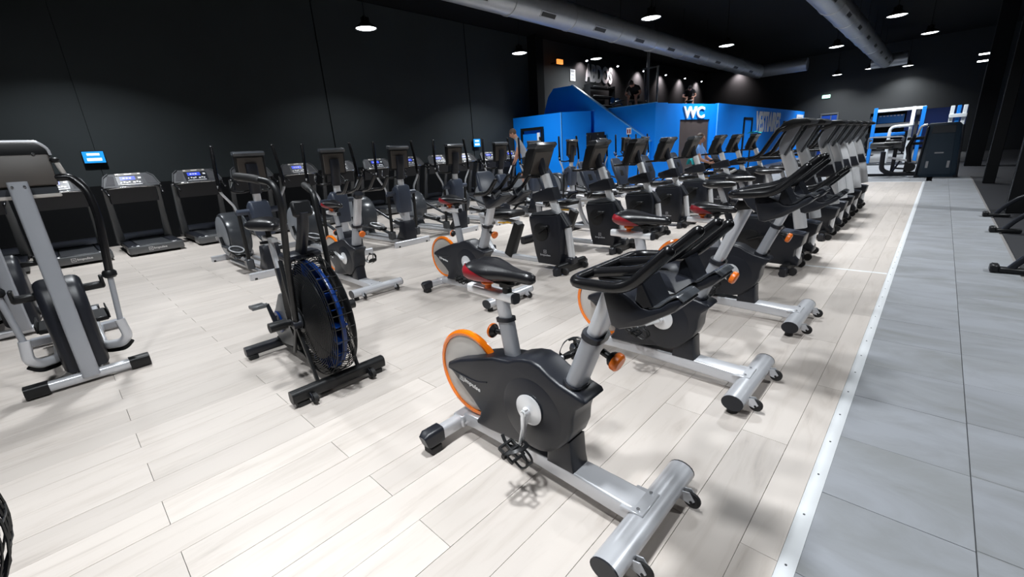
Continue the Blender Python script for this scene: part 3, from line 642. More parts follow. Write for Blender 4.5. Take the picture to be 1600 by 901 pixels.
    def cowl():
        b = MB()
        low = [(0.50, zz-0.012), (0.515, zz-0.07), (0.532, zz-0.128), (0.56, zz-0.135), (0.64, zz-0.105), (0.735, zz-0.042), (0.756, zz-0.018), (0.745, zz-0.002), (0.715, zz-0.016), (0.69, zz-0.038), (0.66, zz-0.048), (0.635, zz-0.046), (0.60, zz-0.022), (0.57, zz-0.006)]
        b.prism(low, -0.215, -0.085, 0.012, 2).prism(low, 0.085, 0.215, 0.012, 2)
        mid = [(0.40, zz-0.012), (0.44, zz-0.075), (0.50, zz-0.115), (0.60, zz-0.09), (0.68, zz-0.03), (0.60, zz-0.01)]
        b.prism(mid, -0.09, 0.09, 0.006, 1)
        for s in (-1, 1): b.prism([(0.612, zz-0.03), (0.618, zz+0.02), (0.632, zz+0.035), (0.672, zz-0.04), (0.64, zz-0.052)], s*0.15-0.06, s*0.15+0.06, 0.004, 1)
        return b.mesh('cowl', 'char')
    if cowled: put('cowl', shared('cowl', cowl), H)
    for s in ((-1, 1) if cowled else ()):
        ins = put('bottle_cradle', shared(('crad', s), lambda: MB().sweep(smooth([(0.655, s*0.15, zz-0.045), (0.685, s*0.15, zz-0.036), (0.71, s*0.15, zz-0.014), (0.735, s*0.15, zz+0.003), (0.757, s*0.15, zz-0.008)], 3), rrect(0.115, 0.008, 0.3, 1)).mesh('bottle_cradle', 'drum')), H)
    MB().sweep([top-off-fd*0.03, top-off+Vector((0.02, 0, 0.012))], rrect(0.075, 0.10, 0.3), upv=(0, 1, 0)).build('clamp', 'char', H)
    if bracket:
        MB().prism([(0.36, zz-0.085), (0.385, zz-0.105), (0.52, zz-0.085), (0.53, zz-0.06), (0.51, zz-0.045), (0.38, zz-0.05)], -0.048, -0.035, 0.004).build('bottle_bracket', 'black', H)
    return t
S1 = spin_bike('spin bike nearest the camera, in full view in the centre foreground', (-1.2, 1.33, 0), 0.0, 0.0, -98)
S2 = spin_bike('second spin bike of the front row, its handlebar raised high on a scaled post', (-1.2, 2.67, 0), 0.135, 0.045, -150, True)
S3 = spin_bike('third spin bike of the front row, farthest from the camera, with a low handlebar', (-1.2, 4.0, 0), -0.01, -0.06, -150)
S4 = spin_bike('spin bike in the middle with bright orange wheel, beside the recumbent bikes', (-3.62, 3.06, 0), 0.06, 0.07, -92)
S5 = spin_bike('spin bike right behind the black air bike', (-5.20, 2.43, 0), 0.12, 0.05, 155, False, False)
# ================================================================== air bike
def air_bike(label, loc):
    t = thing('air_bike', label, 'exercise bike', loc)
    # local: x forward, fan at the front. origin below the fan hub
    fx, fz, fr = 0.0, 0.515, 0.415
    fs = MB().sweep([(0.17, -0.335, 0.075), (0.17, 0.335, 0.075)], rrect(0.085, 0.075, 0.35), upv=(1, 0, 0)).build('front_stabilizer', 'black', t)
    for s in (-1, 1):
        MB().box((0.17, s*0.27, 0.018), (0.06, 0.08, 0.036), bev=0.006).build('rubber_foot', 'rubber', fs)
        MB().cyl((0.235, s*0.21-0.014, 0.045), (0.235, s*0.21+0.014, 0.045), 0.034, n=18).build('transport_wheel', 'rubber', fs)
        MB().prism([(0.19, 0.06), (0.215, 0.085), (0.25, 0.07), (0.25, 0.035), (0.225, 0.03)], s*0.21-0.022, s*0.21-0.016, 0).cyl((0.235, s*0.21-0.024, 0.045), (0.235, s*0.21+0.018, 0.045), 0.008, n=8).build('wheel_bracket', 'char', fs)
    rs = MB().sweep([(-0.93, -0.29, 0.075), (-0.93, 0.29, 0.075)], rrect(0.08, 0.07, 0.35), upv=(1, 0, 0)).build('rear_stabilizer', 'char', t)
    for s in (-1, 1): MB().box((-0.93, s*0.24, 0.02), (0.06, 0.07, 0.04), bev=0.006).build('rubber_foot', 'rubber', rs)
    f = MB()
    f.sweep([(-0.93, 0, 0.105), (-0.5, 0, 0.10), (0.17, 0, 0.10)], rrect(0.06, 0.05, 0.2), upv=(0, 0, 1))
    for s in (-1, 1):
        f.sweep([(0.16, s*0.145, 0.10), (0.0, s*0.150, 0.50), (-0.10, s*0.13, 0.92)], rrect(0.034, 0.022, 0.3, 2), upv=(0, 1, 0))
        f.sweep([(0.0, s*0.148, 0.50), (-0.42, s*0.07, 0.14)], rrect(0.03, 0.022, 0.3, 2), upv=(0, 1, 0))
    f.sweep([(-0.47, 0, 0.10), (-0.56, 0, 0.62)], rrect(0.06, 0.05, 0.3), upv=(0, 1, 0)); f.build('frame', 'black', t)
    # fan cage of wire rings
    cage = MB()
    for s in (-1, 1):
        for k in range(25):
            r = 0.085+(fr-0.085)*k/24; y = s*(0.118-0.050*(k/24)**3)
            cage.lathe([(r-0.0034, y), (r, y+0.003), (r+0.0034, y), (r, y-0.003)], (fx, 0, fz), 'y', 44, True)
        for k in range(12):
            a = 2*PI*k/12; ca, sa = math.cos(a), math.sin(a)
            cage.tube([(fx+0.08*ca, s*0.116, fz+0.08*sa), (fx+0.3*ca, s*0.106, fz+0.3*sa), (fx+fr*ca, s*0.066, fz+fr*sa)], 0.003, 5)
        cage.lathe([(0, s*0.122), (0.09, s*0.122), (0.095, s*0.112), (0, s*0.108)], (fx, 0, fz), 'y', 28)
    for k in range(30):
        a = 2*PI*k/30; cage.tube([(fx+fr*math.cos(a), -0.066, fz+fr*math.sin(a)), (fx+(fr+0.006)*math.cos(a), 0, fz+(fr+0.006)*math.sin(a)), (fx+fr*math.cos(a), 0.066, fz+fr*math.sin(a))], 0.003, 5)
    for y in (-0.066, 0.066, -0.024, 0.024): cage.lathe([(fr-0.004, y), (fr, y+0.004), (fr+0.004, y), (fr, y-0.004)], (fx, 0, fz), 'y', 60, True)
    cage.build('fan_cage', 'black', t)
    fan = MB().lathe([(0.380, -0.014), (0.386, -0.016), (0.390, -0.010), (0.390, 0.010), (0.386, 0.016), (0.380, 0.014)], (fx, 0, fz), 'y', 60, True)
    fan.lathe([(0, -0.05), (0.1, -0.05), (0.1, 0.05), (0, 0.05)], (fx, 0, fz), 'y', 24)
    fan.build('fan_ring', 'fanblue', t, label='blue ring of the fan')
    bl = shared('blade', lambda: MB().box((0.24, 0, 0), (0.27, 0.085, 0.006), rot=(0, 0, 0)).mesh('fan_blade', 'fanblue'))
    pl = MB()
    for s in (-1, 1): pl.lathe([(0.0, s*0.062), (0.26, s*0.062), (0.305, s*0.052), (0.305, s*0.048), (0.26, s*0.05), (0.0, s*0.05)], (fx, 0, fz), 'y', 48)
    pl.build('fan_plate', 'black', t)
    for k in range(20):
        o = put('fan_blade', bl, t, loc=(fx, 0, fz)); o.rotation_euler = (0, 2*PI*k/20, 0)
    for s in (-1, 1): MB().lathe([(0, s*0.124), (0.062, s*0.124), (0.068, s*0.132), (0.060, s*0.15), (0.03, s*0.154), (0, s*0.154)], (fx, 0, fz), 'y', 28).build('hub_cap', 'drum', t)
    # chain case and cranks
    cs = MB().prism([(-0.86, 0.20), (-0.84, 0.34), (-0.72, 0.44), (-0.58, 0.58), (-0.48, 0.60), (-0.38, 0.52), (-0.12, 0.46), (-0.10, 0.38), (-0.38, 0.26), (-0.5, 0.15), (-0.74, 0.12)], -0.055, 0.055, 0.02, 2).build('chain_case', 'mill', t)
    ax = Vector((-0.66, 0, 0.335))
    for s in (-1, 1): MB().lathe([(0.055, s*0.058), (0.085, s*0.058), (0.092, s*0.066), (0.085, s*0.072), (0.055, s*0.07)], (ax.x, 0, ax.z), 'y', 28, True).build('crank_ring', 'fanblue', cs, label='blue ring round the crank')
    for s in (-1, 1):
        a = R(100) if s < 0 else R(-80)
        dv = Vector((math.cos(a), 0, math.sin(a))); p0 = ax+Vector((0, s*0.09, 0)); p1 = p0+dv*0.16+Vector((0, s*0.02, 0))
        MB().sweep([p0-dv*0.02, p0+dv*0.02, p1], [rrect(0.018, 0.03, 0.4, 2), rrect(0.018, 0.036, 0.4, 2), rrect(0.015, 0.026, 0.4, 2)], upv=(0, 1, 0)).cyl(ax+Vector((0, s*0.05, 0)), p0+Vector((0, s*0.012, 0)), 0.014, n=10).build('crank_arm', 'char', t)
        b = MB(); pc = p1+Vector((0, s*0.07, 0))
        for x in (-0.04, 0.04): b.box(pc+Vector((x, 0, 0)), (0.014, 0.10, 0.026), bev=0.003)
        for y in (-0.045, 0.045): b.box(pc+Vector((0, y, 0)), (0.09, 0.012, 0.026), bev=0.003)
        b.cyl(p1, pc+Vector((0, s*0.05, 0)), 0.012, n=8).build('pedal', 'mill', t)
    # seat
    d = Vector((-0.19, 0, 0.98)).normalized(); b0 = Vector((-0.545, 0, 0.52))
    MB().sweep([b0, b0+d*0.26], rrect(0.066, 0.046, 0.3), upv=(0, 1, 0)).build('seat_sleeve', 'char', t)
    MB().sweep([b0+d*0.2, b0+d*0.475], rrect(0.050, 0.034, 0.3), upv=(0, 1, 0)).build('seat_post', 'silver', t)
    p = b0+d*0.48
    MB().sweep([p+Vector((-0.09, 0, 0.012)), p+Vector((0.11, 0, 0.008))], rrect(0.042, 0.036, 0.3)).build('seat_slider', 'bright', t)
    MB().cyl(p+Vector((0, 0, 0.0)), p+Vector((0, 0, 0.08)), 0.02, n=12).box(p+Vector((0.02, -0.05, -0.01)), (0.03, 0.05, 0.02)).build('seat_clamp', 'black', t)
    st = [(-0.15, 0.05, 0.02), (-0.13, 0.105, 0.04), (-0.08, 0.130, 0.052), (-0.02, 0.125, 0.052), (0.05, 0.085, 0.045), (0.11, 0.048, 0.04), (0.155, 0.038, 0.034), (0.175, 0.015, 0.014)]
    MB().sweep([(p.x+x, 0, p.z+0.12-0.05*max(0, x)) for x, _, _ in st], [[(hw*math.cos(2*PI*k/18), hh*math.sin(2*PI*k/18)) for k in range(18)] for _, hw, hh in st]).build('saddle', 'seat', t, ang=60)
    # centre mast with display
    MB().sweep(smooth([(-0.10, 0, 0.90), (0.0, 0, 1.04), (0.07, 0, 1.15), (0.10, 0, 1.24)], 3), rrect(0.085, 0.05, 0.3), upv=(0, 1, 0)).box((-0.09, 0, 0.935), (0.15, 0.24, 0.05), bev=0.015).build('display_mast', 'char', t)
    ds = MB().box((0.10, 0, 1.255), (0.045, 0.12, 0.10), rot=(0, R(-10), 0), bev=0.012).build('display_housing', 'black', t)
    MB().box((0.076, 0, 1.26), (0.006, 0.095, 0.07), rot=(0, R(-10), 0)).build('display', 'slate', ds)
    # swinging handles
    def hnd(s, dx, dz):
        k = (1.30+dz)/1.30
        pts = [(-0.02+dx*0.3, s*0.165, 0.52), (0.02+dx*0.6, s*0.175, 0.95*k), (0.05+dx, s*0.18, 1.30*k), (0.03+dx, s*0.19, 1.43+dz), (-0.16+dx, s*0.235, 1.46+dz), (-0.30+dx, s*0.27, 1.475+dz)]
        MB().tube(rounded(pts, 0.09, 5), 0.019, 12, dome=True).build('handle_lever', 'black', t)
        MB().tube(rounded([(-0.10+dx, s*0.222, 1.449+dz), (-0.16+dx, s*0.235, 1.46+dz), (-0.31+dx, s*0.272, 1.475+dz)], 0.03, 3), 0.024, 12, dome=True).build('handle_grip', 'rubber', t)
        MB().cyl((-0.02+dx*0.3, s*0.14, 0.51), (-0.02+dx*0.3, s*0.19, 0.51), 0.03, n=14).build('pivot', 'char', t)
        MB().sweep([(-0.02+dx*0.3, s*0.17, 0.50), (-0.36, s*0.12, 0.42), (-0.62, s*0.11, 0.345)], rrect(0.02, 0.032, 0.3, 2), upv=(0, 1, 0)).build('connecting_rod', 'black', t)
        MB().cyl((-0.06, s*0.16, 0.50), (-0.06, s*0.30, 0.50), 0.022, n=12).cyl((-0.06, s*0.19, 0.50), (-0.06, s*0.30, 0.50), 0.035, n=14).build('foot_peg', 'black', t)
    hnd(-1, 0.25, 0.0); hnd(1, -0.16, -0.10)
    return t
AB = air_bike('black air bike with a large caged fan wheel, in the left foreground', (-2.98, 1.09, 0))

# ================================================================== cross trainer in the left foreground
def front_cross_trainer(label, loc, big=True):
    t = thing('cross_trainer', label, 'cross trainer', loc, 0, 'cross trainers on the left')
    fs = MB().sweep([(0.0, -0.245, 0.055), (0.0, 0.255, 0.055)], rrect(0.075, 0.075, 0.35), upv=(1, 0, 0)).build('front_stabilizer', 'silver', t)
    for s in (-1, 1):
        MB().sweep([(0, s*0.235, 0.054), (0, s*0.365, 0.054)], rrect(0.092, 0.098, 0.25), upv=(1, 0, 0)).build('end_cap', 'black', fs)
    b = MB()
    for y in (-0.3, 0.3): b.sweep([(-1.5, y*0.5, 0.06), (0.0, y*0.1, 0.06)], rrect(0.07, 0.05, 0.2))
    b.box((-1.5, 0, 0.055), (0.09, 0.7, 0.07), bev=0.01); b.build('base_frame', 'grey', t)
    mp = [(0.01, 0, 0.06), (0.02, 0, 0.35), (-0.03, 0, 0.80), (-0.07, 0, 1.20), (-0.10, 0, 1.53)]
    MB().sweep(smooth(mp, 4), rrect(0.105, 0.085, 0.2), upv=(1, 0, 0)).build('mast', 'grey', t)
    for y in (-0.03, 0.03): MB().cyl((-0.06, y, 1.50), (-0.045, y, 1.50), 0.008, n=8).build('bolt', 'chrome', t)
    # flywheel housing behind the mast
    pr = [(-0.02, 0.10), (-0.04, 0.55), (-0.09, 0.74), (-0.20, 0.82), (-0.36, 0.80), (-0.52, 0.66), (-0.60, 0.45), (-0.55, 0.22), (-0.4, 0.1)]
    hs = MB().prism(pr, -0.135, 0.135, 0.05, 4).build('flywheel_housing', 'char', t, ang=50)
    for s in (-1, 1):
        MB().box((-0.22, s*0.19, 0.70), (0.09, 0.14, 0.05), bev=0.01).box((-0.22, s*0.25, 0.73), (0.09, 0.025, 0.09), bev=0.006).build('bottle_holder', 'black', hs)
    # console, seen from behind
    cb = MB().box((-0.20, 0.01, 1.605), (0.05, 0.39, 0.22), rot=(0, R(-10), 0), bev=0.012, seg=2).build('console_back', 'tan', t)
    hood = [(-0.195, 1.695), (0.215, 1.695), (0.208, 1.75), (0.175, 1.79), (0.12, 1.80), (-0.10, 1.80), (-0.165, 1.79), (-0.195, 1.75)]
    MB().prism(hood, -0.27, -0.205, 0.012, 2, axis='x').build('console_hood', 'black', cb)
    MB().tube(smooth([(-0.215, 0.215, 1.71), (-0.215, 0.208, 1.755), (-0.215, 0.173, 1.795), (-0.215, 0.12, 1.806), (-0.215, -0.10, 1.806), (-0.215, -0.163, 1.795), (-0.215, -0.195, 1.755), (-0.215, -0.198, 1.71)], 3), 0.011, 8).build('hood_edge', 'silver', cb)
    for y in (-0.10, 0.13): MB().cyl((-0.2, y, 1.72), (-0.185, y, 1.72), 0.01, n=8).build('bolt', 'chrome', cb)
    MB().box((-0.19, 0.01, 1.425), (0.09, 0.385, 0.025), bev=0.006).build('console_tray', 'cover', cb)
    MB().box((-0.20, 0.01, 1.465), (0.04, 0.37, 0.06), bev=0.006).build('vent_strip', 'drum', cb)
    MB().box((-0.232, 0.01, 1.61), (0.01, 0.3, 0.16), rot=(0, R(-10), 0)).build('display', 'slate', cb)
    for s in (-1, 1):
        y = 0.01+s*0.225
        MB().box((-0.2, y+s*0.012, 1.60), (0.04, 0.03, 0.12), rot=(s*0.22, 0, 0), bev=0.008).build('side_speaker', 'cover', cb)
        MB().box((-0.2, y-s*0.008, 1.672), (0.06, 0.055, 0.035), bev=0.012).build('speaker_cap', 'black', cb)
    # moving arms
    for s in (-1, 1):
        arm = [(-0.19, s*0.20, 1.545), (-0.18, s*0.28, 1.55), (-0.13, s*0.345, 1.44), (-0.09, s*0.355, 1.25), (-0.08, s*0.305, 0.80)]
        MB().tube(rounded(arm, 0.11, 6), 0.027, 12, dome=True).build('arm_lever', 'gloss', t)
        MB().lathe([(0.0, -0.03), (0.034, -0.03), (0.046, -0.015), (0.046, 0.012), (0.034, 0.03), (0.0, 0.03)], (-0.08, s*0.303, 0.795), 'z', 18).build('arm_knob', 'black', t)
        MB().tube([(-0.08, s*0.302, 0.79), (-0.07, s*0.268, 0.36)], 0.020, 12).build('arm_rod', 'grey', t)
        el = [(-0.07, s*0.268, 0.42), (-0.065, s*0.285, 0.27), (-0.10, s*0.24, 0.215), (-0.20, s*0.13, 0.20), (-0.5, s*0.12, 0.26)]
        MB().sweep(rounded(el, 0.09, 6), [rrect(0.066, 0.062, 0.3)]*(len(rounded(el, 0.09, 6))), upv=(1, 0, 0.1)).build('elbow', 'silver', t)
        el2 = [(q[0]-0.005, q[1]+s*0.006, q[2]-0.045) for q in el[1:]]
        MB().sweep(rounded(el2, 0.09, 6), rrect(0.05, 0.03, 0.3), upv=(1, 0, 0.1)).build('elbow_guard', 'black', t)
        MB().box((-0.95, s*0.16, 0.30), (0.40, 0.14, 0.04), bev=0.01).box((-0.95, s*0.235, 0.33), (0.40, 0.012, 0.07), bev=0.004).build('foot_plate', 'black', t)
        MB().sweep([(-0.45, s*0.12, 0.26), (-1.4, s*0.16, 0.28)], rrect(0.05, 0.04, 0.3)).build('pedal_bar', 'silver', t)
    MB().cyl((-1.42, -0.2, 0.28), (-1.42, 0.2, 0.28), 0.03, n=12).box((-1.45, 0, 0.17), (0.08, 0.1, 0.26)).build('rear_crank', 'char', t)
    return t
CT1 = front_cross_trainer('cross trainer with a broad grey mast at the left edge, nearest the camera', (-4.58, -0.11, 0))
CT2 = copy_tree(CT1); CT2.location = (-6.72, -0.50, 0); CT2['label'] = 'cross trainer half hidden behind the one with the broad grey mast'

# ================================================================== ellipticals (row in front of the treadmills)
def console_back(t, x, z0, z1, hw, tilt, screen='slate', lip=0.05):
    """console of which the photo shows the back: plate, hood and the display on the user's side"""
    h = z1-z0; zc = (z0+z1)/2
    b = MB().prism([(-0.035, -h/2), (0.02, -h/2), (0.03, h/2-0.03), (-0.045, h/2)], -hw, hw, 0.014, 2, X=Matrix.Translation((x, 0, zc)) @ Matrix.Rotation(tilt, 4, 'Y')).build('console', 'black', t)
    MB().prism([(0.0, -h/2+0.02), (0.030, -h/2+0.03), (0.037, h/2-0.07), (0.0, h/2-0.06)], -hw+0.03, hw-0.03, 0.006, 1, X=Matrix.Translation((x, 0, zc)) @ Matrix.Rotation(tilt, 4, 'Y')).build('back_plate', 'tan', b)
    MB().prism([(-0.06, h/2-0.03), (0.055, h/2-0.045), (0.065, h/2-0.01), (0.04, h/2+0.012), (-0.05, h/2+0.014)], -hw-0.006, hw+0.006, 0.012, 2, X=Matrix.Translation((x, 0, zc)) @ Matrix.Rotation(tilt, 4, 'Y')).build('console_hood', 'drum', b)
    MB().box((-0.046, 0, 0.0), (0.01, hw*1.5, h*0.6)).build('display', screen, b).matrix_local = Matrix.Translation((x, 0, zc)) @ Matrix.Rotation(tilt, 4, 'Y')
    return b
def elliptical(label, loc):
    t = thing('elliptical_trainer', label, 'elliptical trainer', loc, 0, 'elliptical trainers in front of the treadmills')
    MB().sweep([(1.10, -0.37, 0.05), (1.10, 0.37, 0.05)], rrect(0.11, 0.06, 0.3), upv=(1, 0, 0)).build('front_stabilizer', 'silver', t)
    MB().sweep([(-1.12, -0.34, 0.045), (-1.12, 0.34, 0.045)], rrect(0.11, 0.06, 0.3), upv=(1, 0, 0)).build('rear_stabilizer', 'silver', t)
    MB().sweep([(-1.12, 0, 0.07), (1.1, 0, 0.07)], rrect(0.10, 0.06, 0.2)).sweep([(-0.5, 0.17, 0.07), (0.9, 0.17, 0.07)], rrect(0.06, 0.04, 0.2)).sweep([(-0.5, -0.17, 0.07), (0.9, -0.17, 0.07)], rrect(0.06, 0.04, 0.2)).build('base_beam', 'silver', t)
    for x in (-1.12, 1.1):
        for y in (-0.3, 0.3): MB().cyl((x, y, 0), (x, y, 0.03), 0.035, n=12).build('rubber_foot', 'rubber', t)
    MB().prism([(0.70, 0.08), (1.10, 0.08), (1.10, 0.38), (1.07, 0.45), (0.92, 0.45), (0.86, 0.25)], -0.12, 0.12, 0.03, 2).build('mast_foot', 'char', t)
    MB().sweep([(1.0, 0, 0.42), (0.98, 0, 0.70)], rrect(0.125, 0.10, 0.3), upv=(1, 0, 0)).build('lower_mast', 'silver', t)
    MB().prism([(0.90, 0.60), (1.04, 0.60), (1.045, 0.66), (1.06, 0.95), (1.03, 1.08), (0.95, 1.10), (0.84, 1.04), (0.80, 0.98)], -0.135, 0.135, 0.04, 3).build('mast_shroud', 'slate', t, ang=50)
    MB().sweep([(0.965, 0, 1.04), (0.975, 0, 1.25)], rrect(0.10, 0.075, 0.3), upv=(1, 0, 0)).build('upper_mast', 'bright', t)
    MB().sweep(smooth([(0.975, 0, 1.20), (1.0, 0, 1.34), (1.03, 0, 1.48), (1.03, 0, 1.60)], 3), rrect(0.15, 0.10, 0.4), upv=(1, 0, 0)).build('console_neck', 'char', t)
    console_back(t, 1.0, 1.36, 1.755, 0.195, R(4))
    # fixed grips under the console
    for s in (-1, 1):
        MB().tube(rounded([(0.96, s*0.05, 1.24), (0.90, s*0.18, 1.22), (0.78, s*0.26, 1.25), (0.72, s*0.20, 1.36)], 0.05, 4), 0.016, 10, dome=True).build('fixed_grip', 'gloss', t)
        hub = MB().cyl((0.93, s*0.12, 0.95), (0.93, s*0.30, 0.95), 0.042, n=16).build('pivot_hub', 'slate', t)
        MB().tube(rounded([(0.93, s*0.28, 0.93), (0.92, s*0.30, 1.05), (0.92, s*0.42, 1.24), (0.92, s*0.43, 1.34)], 0.05, 4), 0.017, 10).build('arm_rod', 'silver', t)
        MB().tube(rounded([(0.92, s*0.42, 1.27), (0.91, s*0.42, 1.45), (0.88, s*0.385, 1.84)], 0.1, 4), 0.024, 10, dome=True).build('arm_grip', 'gloss', t)
        MB().sweep([(0.93, s*0.27, 0.95), (0.90, s*0.27, 0.5), (0.87, s*0.27, 0.20)], rrect(0.05, 0.035, 0.3, 2), upv=(1, 0, 0)).build('lower_lever', 'black', t)
        MB().box((0.87, s*0.27, 0.20), (0.13, 0.10, 0.15), bev=0.015).build('joint_block', 'drum', t)
        cz = 0.46+s*0.16
        MB().sweep([(0.86, s*0.235, 0.20), (0.35, s*0.22, 0.30), (-0.65, s*0.215, cz)], rrect(0.045, 0.05, 0.3, 2), upv=(0, 1, 0)).build('pedal_arm', 'drum', t)
        fp = MB().box((0.40, s*0.28, 0.33), (0.42, 0.17, 0.05), rot=(0, 0.12, 0), bev=0.015).build('foot_plate', 'black', t)
        rim = MB(); ring = [(0.40+0.20*math.cos(a)*(1.0), s*0.28+0.085*math.sin(a), 0.375-0.12*0.20*math.cos(a)) for a in [2*PI*k/20 for k in range(20)]]
        rim.tube(ring, 0.010, 6, closed=True).build('plate_rim', 'silver', fp)
        MB().sweep([(-0.70, s*0.205, 0.46), (-0.65, s*0.205, cz)], rrect(0.03, 0.05, 0.3, 2), upv=(0, 1, 0)).build('crank', 'black', t)
    # rear drum
    MB().lathe([(0.0, -0.165), (0.33, -0.165), (0.37, -0.15), (0.385, -0.11), (0.385, 0.11), (0.37, 0.15), (0.33, 0.165), (0.0, 0.165)], (-0.70, 0, 0.47), 'y', 48).prism([(-0.95, 0.08), (-0.45, 0.08), (-0.52, 0.25), (-0.88, 0.25)], -0.14, 0.14, 0.02).build('drum', 'drum', t, ang=30)
    for s in (-1, 1):
        MB().lathe([(0.0, s*0.168), (0.33, s*0.168), (0.335, s*0.172), (0.32, s*0.18), (0.0, s*0.186)], (-0.70, 0, 0.47), 'y', 40).build('drum_disc', 'disc', t, ang=30)
    return t
ORD = ['first', 'second', 'third', 'fourth', 'fifth', 'sixth', 'seventh', 'eighth', 'ninth', 'tenth', 'eleventh', 'twelfth', 'thirteenth']
EY = [2.08, 3.28, 4.49, 5.77, 7.08, 8.22, 9.75, 11.2, 12.55, 13.8]
e0 = None
for i, y in enumerate(EY):
    lb = ['elliptical trainer behind the saddle of the black air bike', 'second elliptical trainer from the left, behind the air bike handles', 'third elliptical trainer from the left, its whole front bar in clear view',
          'fourth elliptical trainer from the left, behind the middle spin bike'][i] if i < 4 else ORD[i]+' elliptical trainer from the left in the row before the treadmills'
    if i == 0: e0 = elliptical(lb, (-8.0, y, 0))
    else: o = copy_tree(e0); o.location = (-8.0, y, 0); o['label'] = lb

# ================================================================== treadmills along the left wall (user faces the wall)
def treadmill(label, loc):
    t = thing('treadmill', label, 'treadmill', loc, 0, 'treadmills along the black wall')
    # local x: 0 at the rear end of the deck, negative towards the wall
    rc = MB().prism([(-0.38, -0.46), (-0.02, -0.46), (0.02, -0.40), (0.02, 0.40), (-0.02, 0.46), (-0.38, 0.46)], 0.045, 0.19, 0.015, 2, axis='z').build('rear_cap', 'mill', t)
    lg = put('logo', shared('tlogo', lambda: text_fit('Impulse', 'white', 0.22, 0.052, 0.003, 0.02)), rc); lg.matrix_local = frame((0, 1, 0), (0, 0, 1), (0.0215, -0.06, 0.09))
    q = put('logo_badge', shared('tlogob', lambda: MB().sweep([(0, 0, 0), (0.06, 0, 0), (0.06, 0.06, 0), (0, 0.06, 0)], rrect(0.01, 0.004, 0.2, 1), closed=True).box((0.03, 0.03, 0), (0.03, 0.012, 0.004)).mesh('logo_badge', 'white')), rc); q.matrix_local = frame((0, 1, 0), (0, 0, 1), (0.0215, -0.14, 0.09))
    MB().box((-0.97, 0, 0.115), (1.8, 0.86, 0.11), bev=0.01).build('deck', 'black', t)
    MB().box((-0.86, 0, 0.187), (1.60, 0.54, 0.035), bev=0.012).build('belt', 'belt', t)
    for s in (-1, 1):
        MB().box((-0.9, s*0.37, 0.185), (1.74, 0.17, 0.045), bev=0.012).build('side_rail', 'char', t)
        MB().box((-0.03, s*0.3, 0.195), (0.09, 0.06, 0.02), bev=0.006).build('roller_bracket', 'silver', t)
        for x in (-0.1, -1.6): MB().cyl((x, s*0.36, 0), (x, s*0.36, 0.06), 0.03, n=10).build('rubber_foot', 'rubber', t)
    MB().prism([(-1.50, 0.17), (-1.47, 0.22), (-1.58, 0.31), (-1.80, 0.33), (-1.95, 0.25), (-1.95, 0.08), (-1.5, 0.08)], -0.45, 0.45, 0.02, 2).build('motor_hood', 'char', t)
    for s in (-1, 1):
        MB().sweep([(-1.42, s*0.425, 0.17), (-1.30, s*0.43, 0.75), (-1.12, s*0.435, 1.33)], [rrect(0.07, 0.16, 0.25), rrect(0.06, 0.12, 0.25), rrect(0.05, 0.10, 0.25)], upv=(0, 1, 0)).build('upright', 'mill', t)
        MB().tube(rounded([(-1.10, s*0.46, 1.33), (-0.85, s*0.46, 1.31), (-0.60, s*0.45, 1.24), (-0.56, s*0.44, 1.2)], 0.06, 4), 0.022, 10, dome=True).build('handrail', 'gloss', t)
    MB().sweep(smooth([(-0.96, -0.49, 1.33), (-0.85, -0.25, 1.345), (-0.83, 0, 1.35), (-0.85, 0.25, 1.345), (-0.96, 0.49, 1.33)], 4), rrect(0.05, 0.035, 0.4), upv=(0, 0, 1)).build('front_bar', 'chrome', t)
    MB().prism([(-1.06, 1.02), (-1.0, 1.34), (-1.08, 1.36), (-1.12, 1.02)], -0.41, 0.41, 0.01, 1).build('apron', 'char', t)
    # console: leaning back towards the wall
    lo = Vector((-0.86, 0, 1.36)); hi = Vector((-1.08, 0, 1.63)); ez = (hi-lo).normalized(); L = (hi-lo).length
    X = Matrix((Vector((0, 1, 0)), ez, Vector((0, 1, 0)).cross(ez))).transposed().to_4x4(); X.translation = lo
    out = [(-0.49, 0.02), (-0.46, -0.01), (0.46, -0.01), (0.49, 0.02), (0.42, L*0.75), (0.33, L), (-0.33, L), (-0.42, L*0.75)]
    b = MB().prism(out, -0.05, 0.0, 0.014, 2, axis='z', X=X); c = b.build('console', 'cons', t)
    for s in (-1, 1):
        MB().prism([(s*0.43, 0.04), (s*0.27, 0.05), (s*0.24, L*0.8), (s*0.33, L*0.85)][::s], -0.002, 0.004, 0, axis='z', X=X).build('cup_tray', 'tray', c)
        MB().tube([X @ Vector((s*0.478, 0.02, 0.006)), X @ Vector((s*0.415, L*0.74, 0.006)), X @ Vector((s*0.325, L*0.97, 0.006))], 0.014, 8).build('side_trim', 'cons', c)
    MB().box((0, L*0.91, 0.004), (0.42, 0.045, 0.012), bev=0.003).build('vent_strip', 'cover', c).matrix_local = X
    for s in (-0.11, 0.11): MB().box((s, L*0.91, 0.011), (0.1, 0.018, 0.004)).build('slot', 'black', c).matrix_local = X
    MB().box((0, L*0.44, 0.003), (0.44, L*0.68, 0.008), bev=0.002).build('panel', 'char', c).matrix_local = X
    d = MB().box((-0.03, L*0.60, 0.009), (0.25, L*0.26, 0.004)).build('display', 'screen', c); d.matrix_local = X
    q = MB()
    for k in range(3): q.box((-0.09+0.05*k, L*0.60, 0.012), (0.035, 0.03, 0.002))
    q.build('digits', 'key', d)
    q = MB()
    for k, (yy, ww) in enumerate(((-0.16, 0.02), (-0.10, 0.03), (-0.06, 0.03), (-0.02, 0.03), (0.06, 0.04), (0.11, 0.03), (0.15, 0.03))): q.box((yy, L*0.28+(0.012 if k % 2 else 0), 0.009), (ww, 0.03, 0.006))
